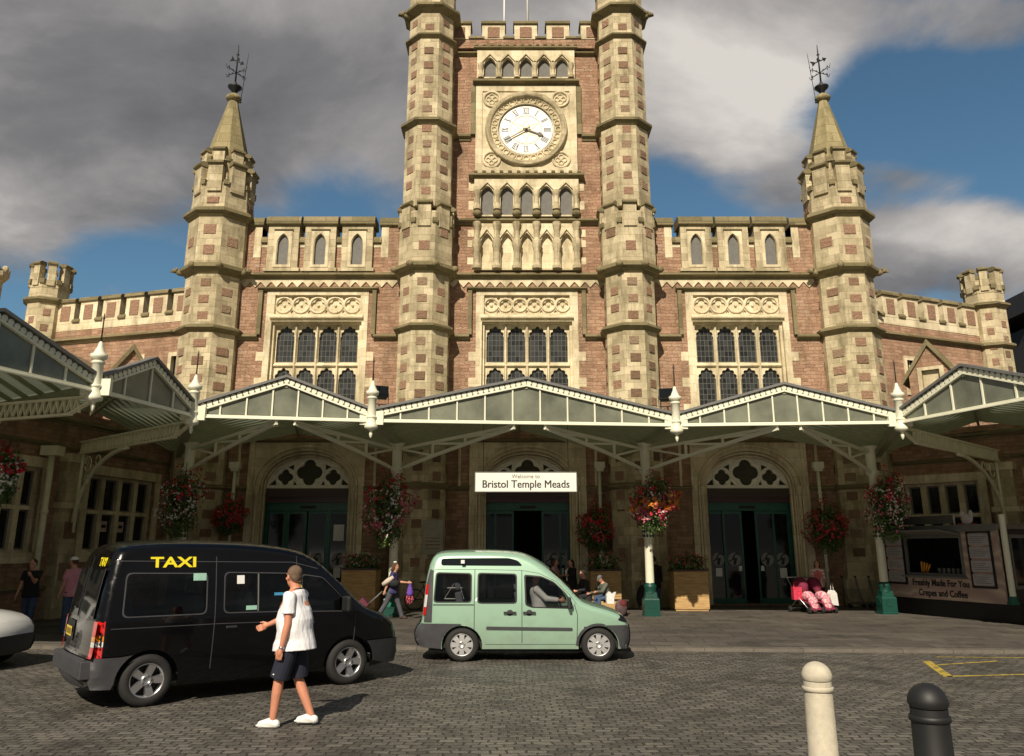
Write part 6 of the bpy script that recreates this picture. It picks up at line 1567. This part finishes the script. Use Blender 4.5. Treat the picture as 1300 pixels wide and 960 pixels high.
# =============== GROUND ===============
def groundmat(name,cols,mortar,bw,bh,ms,bump,bd,rough,ns,dist=.05,spec=.3,rot=0):
    t=NT(name); tc=t.node('ShaderNodeTexCoord'); mp=t.node('ShaderNodeMapping'); mp.inputs['Rotation'].default_value=(0,0,rot); t.link(tc.outputs['Object'],mp.inputs[0]); uv=mp.outputs[0]
    nz=t.node('ShaderNodeTexNoise'); nz.inputs['Scale'].default_value=1.3; nz.inputs['Detail'].default_value=3; t.link(uv,nz.inputs['Vector'])
    vm=t.node('ShaderNodeVectorMath'); vm.operation='MULTIPLY_ADD'; t.link(nz.outputs['Color'],vm.inputs[0]); vm.inputs[1].default_value=(dist,dist,0); t.link(uv,vm.inputs[2])
    b=t.node('ShaderNodeTexBrick'); t.link(vm.outputs[0],b.inputs['Vector']); b.inputs['Scale'].default_value=1
    b.inputs['Brick Width'].default_value=bw; b.inputs['Row Height'].default_value=bh; b.inputs['Mortar Size'].default_value=ms; b.inputs['Mortar Smooth'].default_value=.6
    b.inputs['Color1'].default_value=(0,0,0,1); b.inputs['Color2'].default_value=(1,1,1,1)
    sep=t.node('ShaderNodeSeparateColor'); t.link(b.outputs['Color'],sep.inputs[0])
    n1=t.noise(uv,ns,5,.6); n2=t.noise(uv,.35,4,.6)
    f=t.math('ADD',t.math('MULTIPLY',sep.outputs[0],.5),t.math('MULTIPLY',n1,.5)); f=t.math('ADD',f,t.math('MULTIPLY',t.math('SUBTRACT',n2,.5),.9),True)
    c=t.ramp(f,[(i/(len(cols)-1)*.7+.15,q) for i,q in enumerate(cols)]); c=t.mix(b.outputs['Fac'],c,mortar)
    w=t.noise(uv,.9,7,.72); c=t.mix(t.ramp(w,[(.50,(0,0,0)),(.66,(.75,.75,.75))]),c,(.035,.031,.026)); w=t.noise(uv,14,3,.8); c=t.mix(t.ramp(w,[(.66,(0,0,0)),(.72,(.6,.6,.6))]),c,(.20,.18,.14)); t.link(c,t.b.inputs['Base Color']); t.b.inputs['Roughness'].default_value=rough; t.b.inputs['Specular IOR Level'].default_value=spec
    h=t.math('SUBTRACT',t.math('MULTIPLY',t.noise(uv,ns*3,5),.6),t.math('MULTIPLY',b.outputs['Fac'],1.3)); t.bump(h,bump,bd); return t.mat
M['setts']=groundmat('setts',[(.070,.063,.053),(.11,.10,.083),(.15,.137,.113),(.20,.183,.152)],(.055,.049,.041),.20,.12,.014,.9,.035,.55,9,.30,.45)
M['flags']=groundmat('flags',[(.075,.066,.056),(.092,.081,.068),(.108,.095,.08),(.135,.12,.10)],(.035,.03,.025),.85,.60,.012,.4,.01,.75,6,.02,.35,R(4))
g=MB(); g.add([(-60,-20,-.06),(60,-20,-.06),(60,90,-.06),(-60,90,-.06)],[(0,1,2,3)]); g.add([(-1500,-400,-.10),(1500,-400,-.10),(1500,3000,-.10),(-1500,3000,-.10)],[(0,1,2,3)])
o=g.build('road',[M['setts']]); tag(o,kind='structure')
KX=[(-60,18.4),(-9,18.2),(0,18.0),(7,17.6),(14,17.2),(60,16.0)]
g=MB(); fr=[(x,y+.3) for x,y in KX]
vs=[(x,y,0) for x,y in fr]+[(60,75,0),(-60,75,0)]; g.add(vs,[tuple(range(len(vs)))]); o=g.build('pavement',[M['flags']]); tag(o,kind='structure')
g=MB()
for i in range(len(KX)-1):
    (x0,y0),(x1,y1)=KX[i],KX[i+1]; L=math.hypot(x1-x0,y1-y0); n=max(1,int(L/1.0))
    for k in range(n):
        a=lerp(KX[i],KX[i+1],k/n); b=lerp(KX[i],KX[i+1],(k+1)/n-.008/L*1.0); zz=.004+random.uniform(-.002,.003)
        g.add([(a[0],a[1],-.07),(b[0],b[1],-.07),(b[0],b[1],zz),(a[0],a[1],zz),(a[0],a[1]+.31,zz),(b[0],b[1]+.31,zz)],[(0,1,2,3),(3,2,5,4)],0)
o=g.build('kerb',[plain('kerb',(.135,.118,.095),.75,var=.3,scale=2)]); tag(o,kind='structure')
ymt=NT('yellow_paint'); ymt.b.inputs['Roughness'].default_value=.6
fcol=ymt.ramp(ymt.noise(ymt.coord('Object'),9,6,.75),[(.39,(.12,.10,.06)),(.54,(.56,.41,.06))]); ymt.link(fcol,ymt.b.inputs['Base Color'])
g=MB()
def stripe(a,b,w):
    a=Vector((*a,-.056)); b=Vector((*b,-.056)); d=(b-a).normalized(); n=Vector((-d.y,d.x,0))*w/2
    g.add([a-n,b-n,b+n,a+n],[(0,1,2,3)])
stripe((8.35,16.9),(11.9,16.6),.07); stripe((7.85,16.3),(7.25,14.35),.16); stripe((7.25,14.4),(12.5,15.2),.09); stripe((7.75,15.75),(9.2,16.3),.07); stripe((10.6,14.0),(13,14.1),.07)
o=g.build('road_marking',[ymt.mat]); tag(o,kind='structure')
# =============== SKY, SUN, CAMERA ===============
SUN_EL=R(39); SUN_AZ=R(-14)     # azimuth of the sun measured from behind the camera towards the left
sdir=Vector((math.sin(SUN_AZ)*math.cos(SUN_EL),-math.cos(SUN_AZ)*math.cos(SUN_EL),math.sin(SUN_EL)))
ld=bpy.data.lights.new('sun','SUN'); ld.energy=5.0; ld.angle=R(.5); ld.color=(1,.89,.73); lo=bpy.data.objects.new('sun',ld); COL.objects.link(lo)
lo.rotation_euler=sdir.to_track_quat('Z','Y').to_euler()
w=bpy.data.worlds.new('World'); sc.world=w; w.use_nodes=True; nt=w.node_tree; N=nt.nodes; Lk=nt.links
bg=N['Background']; sky=N.new('ShaderNodeTexSky'); sky.sky_type='NISHITA'; sky.sun_disc=False; sky.sun_elevation=SUN_EL
sky.sun_rotation=math.atan2(sdir.x,sdir.y)
sky.altitude=0; sky.air_density=1.0; sky.dust_density=.6; sky.ozone_density=2.0
def wn(t,**k):
    n=N.new(t)
    for a,b in k.items(): setattr(n,a,b)
    return n
def wm(op,a,b=0,c=None,clamp=False):
    n=wn('ShaderNodeMath',operation=op,use_clamp=clamp)
    for i,v in enumerate((a,b,c)):
        if v is None: continue
        if isinstance(v,bpy.types.NodeSocket): Lk.new(v,n.inputs[i])
        else: n.inputs[i].default_value=v
    return n.outputs[0]
tc=wn('ShaderNodeTexCoord'); sx=wn('ShaderNodeSeparateXYZ'); Lk.new(tc.outputs['Generated'],sx.inputs[0])
# clouds on a plane high above the place: position = direction / height
zc=wm('MAXIMUM',sx.outputs[2],.04); zc=wm('ADD',zc,.22)
px=wm('DIVIDE',sx.outputs[0],zc); py=wm('DIVIDE',sx.outputs[1],zc)
cx=wn('ShaderNodeCombineXYZ'); Lk.new(px,cx.inputs[0]); Lk.new(py,cx.inputs[1])
def wnoise(scale,det,rough,off=(0,0,0),dist=0):
    mp=wn('ShaderNodeMapping'); mp.inputs['Location'].default_value=off; Lk.new(cx.outputs[0],mp.inputs[0])
    n=wn('ShaderNodeTexNoise'); n.inputs['Scale'].default_value=scale; n.inputs['Detail'].default_value=det; n.inputs['Roughness'].default_value=rough; n.inputs['Distortion'].default_value=dist
    Lk.new(mp.outputs[0],n.inputs['Vector']); return n.outputs['Fac']
ay=wm('MAXIMUM',sx.outputs[1],.15); ax=wm('DIVIDE',sx.outputs[0],ay); az=wm('DIVIDE',sx.outputs[2],ay)
def blob(x,y,rx,ry,amp):
    # x,y given as compass tangents of a spot of sky
    dx=wm('DIVIDE',wm('SUBTRACT',ax,x),rx); dy=wm('DIVIDE',wm('SUBTRACT',az,y),ry)
    d=wm('ADD',wm('MULTIPLY',dx,dx),wm('MULTIPLY',dy,dy)); e=wm('DIVIDE',1,wm('ADD',1,wm('MULTIPLY',d,d))); return wm('MULTIPLY',e,amp)
def sp(x,y):
    p=at(x,y,1); return (p.x/p.y,(p.z-CH)/p.y)
def B(x,y,rx,ry,amp):
    u,v=sp(x,y); s=.001*(1+v*.3); return blob(u,v,rx*s,ry*s,amp)
cov=wnoise(1.5,9,.60,(3.1,1.7,0),.4)
for b in (B(330,60,420,170,.34),B(120,220,150,110,.16),B(700,40,200,150,.25),B(165,345,95,75,-.24),B(425,255,60,40,-.10),B(20,330,60,70,.02),
          B(900,90,110,60,.22),B(1060,60,150,90,.14),B(1190,25,260,50,.26),B(1270,170,120,85,-.32),B(1130,130,80,120,-.16),B(890,215,110,60,.10),B(870,245,110,45,-.24),B(1180,215,75,28,.24),B(1230,310,130,60,.36),B(960,215,80,50,.2),B(160,380,60,25,.2)):
    cov=wm('ADD',cov,b)
back=wm('MULTIPLY',wm('SUBTRACT',.1,sx.outputs[1]),.6,clamp=True); cov=wm('ADD',cov,back)  # unseen cloud added behind the camera to dim reflections in glass and paint
mr=wn('ShaderNodeMapRange'); mr.interpolation_type='SMOOTHSTEP'; mr.inputs['From Min'].default_value=.50; mr.inputs['From Max'].default_value=.74; Lk.new(cov,mr.inputs['Value'])
fac=mr.outputs[0]
shade=wnoise(2.3,7,.58,(7.2,4.4,0),.3)
shade=wm('ADD',shade,B(300,110,380,90,-.13))
for b in (B(960,120,190,90,.26),B(720,40,170,90,.10),B(160,250,120,60,-.05),B(1240,300,130,40,.22),B(330,20,300,40,.03),B(520,120,120,60,.07),B(1050,40,200,40,.02),B(1150,350,120,40,-.16)): shade=wm('ADD',shade,b)
shade=wm('SUBTRACT',shade,wm('MULTIPLY',back,.35))  # the added cloud behind the camera is darkened as well
cr=wn('ShaderNodeValToRGB'); e=cr.color_ramp.elements; e[0].position=.22; e[0].color=(.115,.112,.118,1); e[1].position=.85; e[1].color=(.66,.62,.57,1)
k=e.new(.42); k.color=(.185,.18,.182,1); k=e.new(.6); k.color=(.34,.32,.31,1)
Lk.new(shade,cr.inputs['Fac'])
S=.075
mul=wn('ShaderNodeMix',data_type='RGBA',blend_type='MULTIPLY'); mul.inputs[0].default_value=1; mul.inputs[7].default_value=(1/S,1/S,1/S,1); Lk.new(cr.outputs[0],mul.inputs[6])
mx=wn('ShaderNodeMix',data_type='RGBA'); Lk.new(wm('MULTIPLY',fac,.97),mx.inputs[0]); tint=wn('ShaderNodeMix',data_type='RGBA',blend_type='MULTIPLY'); tint.inputs[0].default_value=1; tint.inputs[7].default_value=(.78,1.02,1.0,1); Lk.new(sky.outputs[0],tint.inputs[6]); Lk.new(tint.outputs[2],mx.inputs[6]); Lk.new(mul.outputs[2],mx.inputs[7])
Lk.new(mx.outputs[2],bg.inputs['Color']); bg.inputs['Strength'].default_value=S
cd=bpy.data.cameras.new('camera'); co=bpy.data.objects.new('camera',cd); COL.objects.link(co); sc.camera=co
cd.sensor_width=36; cd.lens=36*FOC/1300; cd.shift_y=-45/1300; cd.clip_end=6000; cd.clip_start=.1
co.location=(0,0,CH); co.rotation_euler=(PI/2+TILT,0,0)
sc.view_settings.view_transform='Standard'; sc.view_settings.look='None'; sc.view_settings.exposure=.12; sc.view_settings.gamma=1
sc.render.engine='CYCLES'
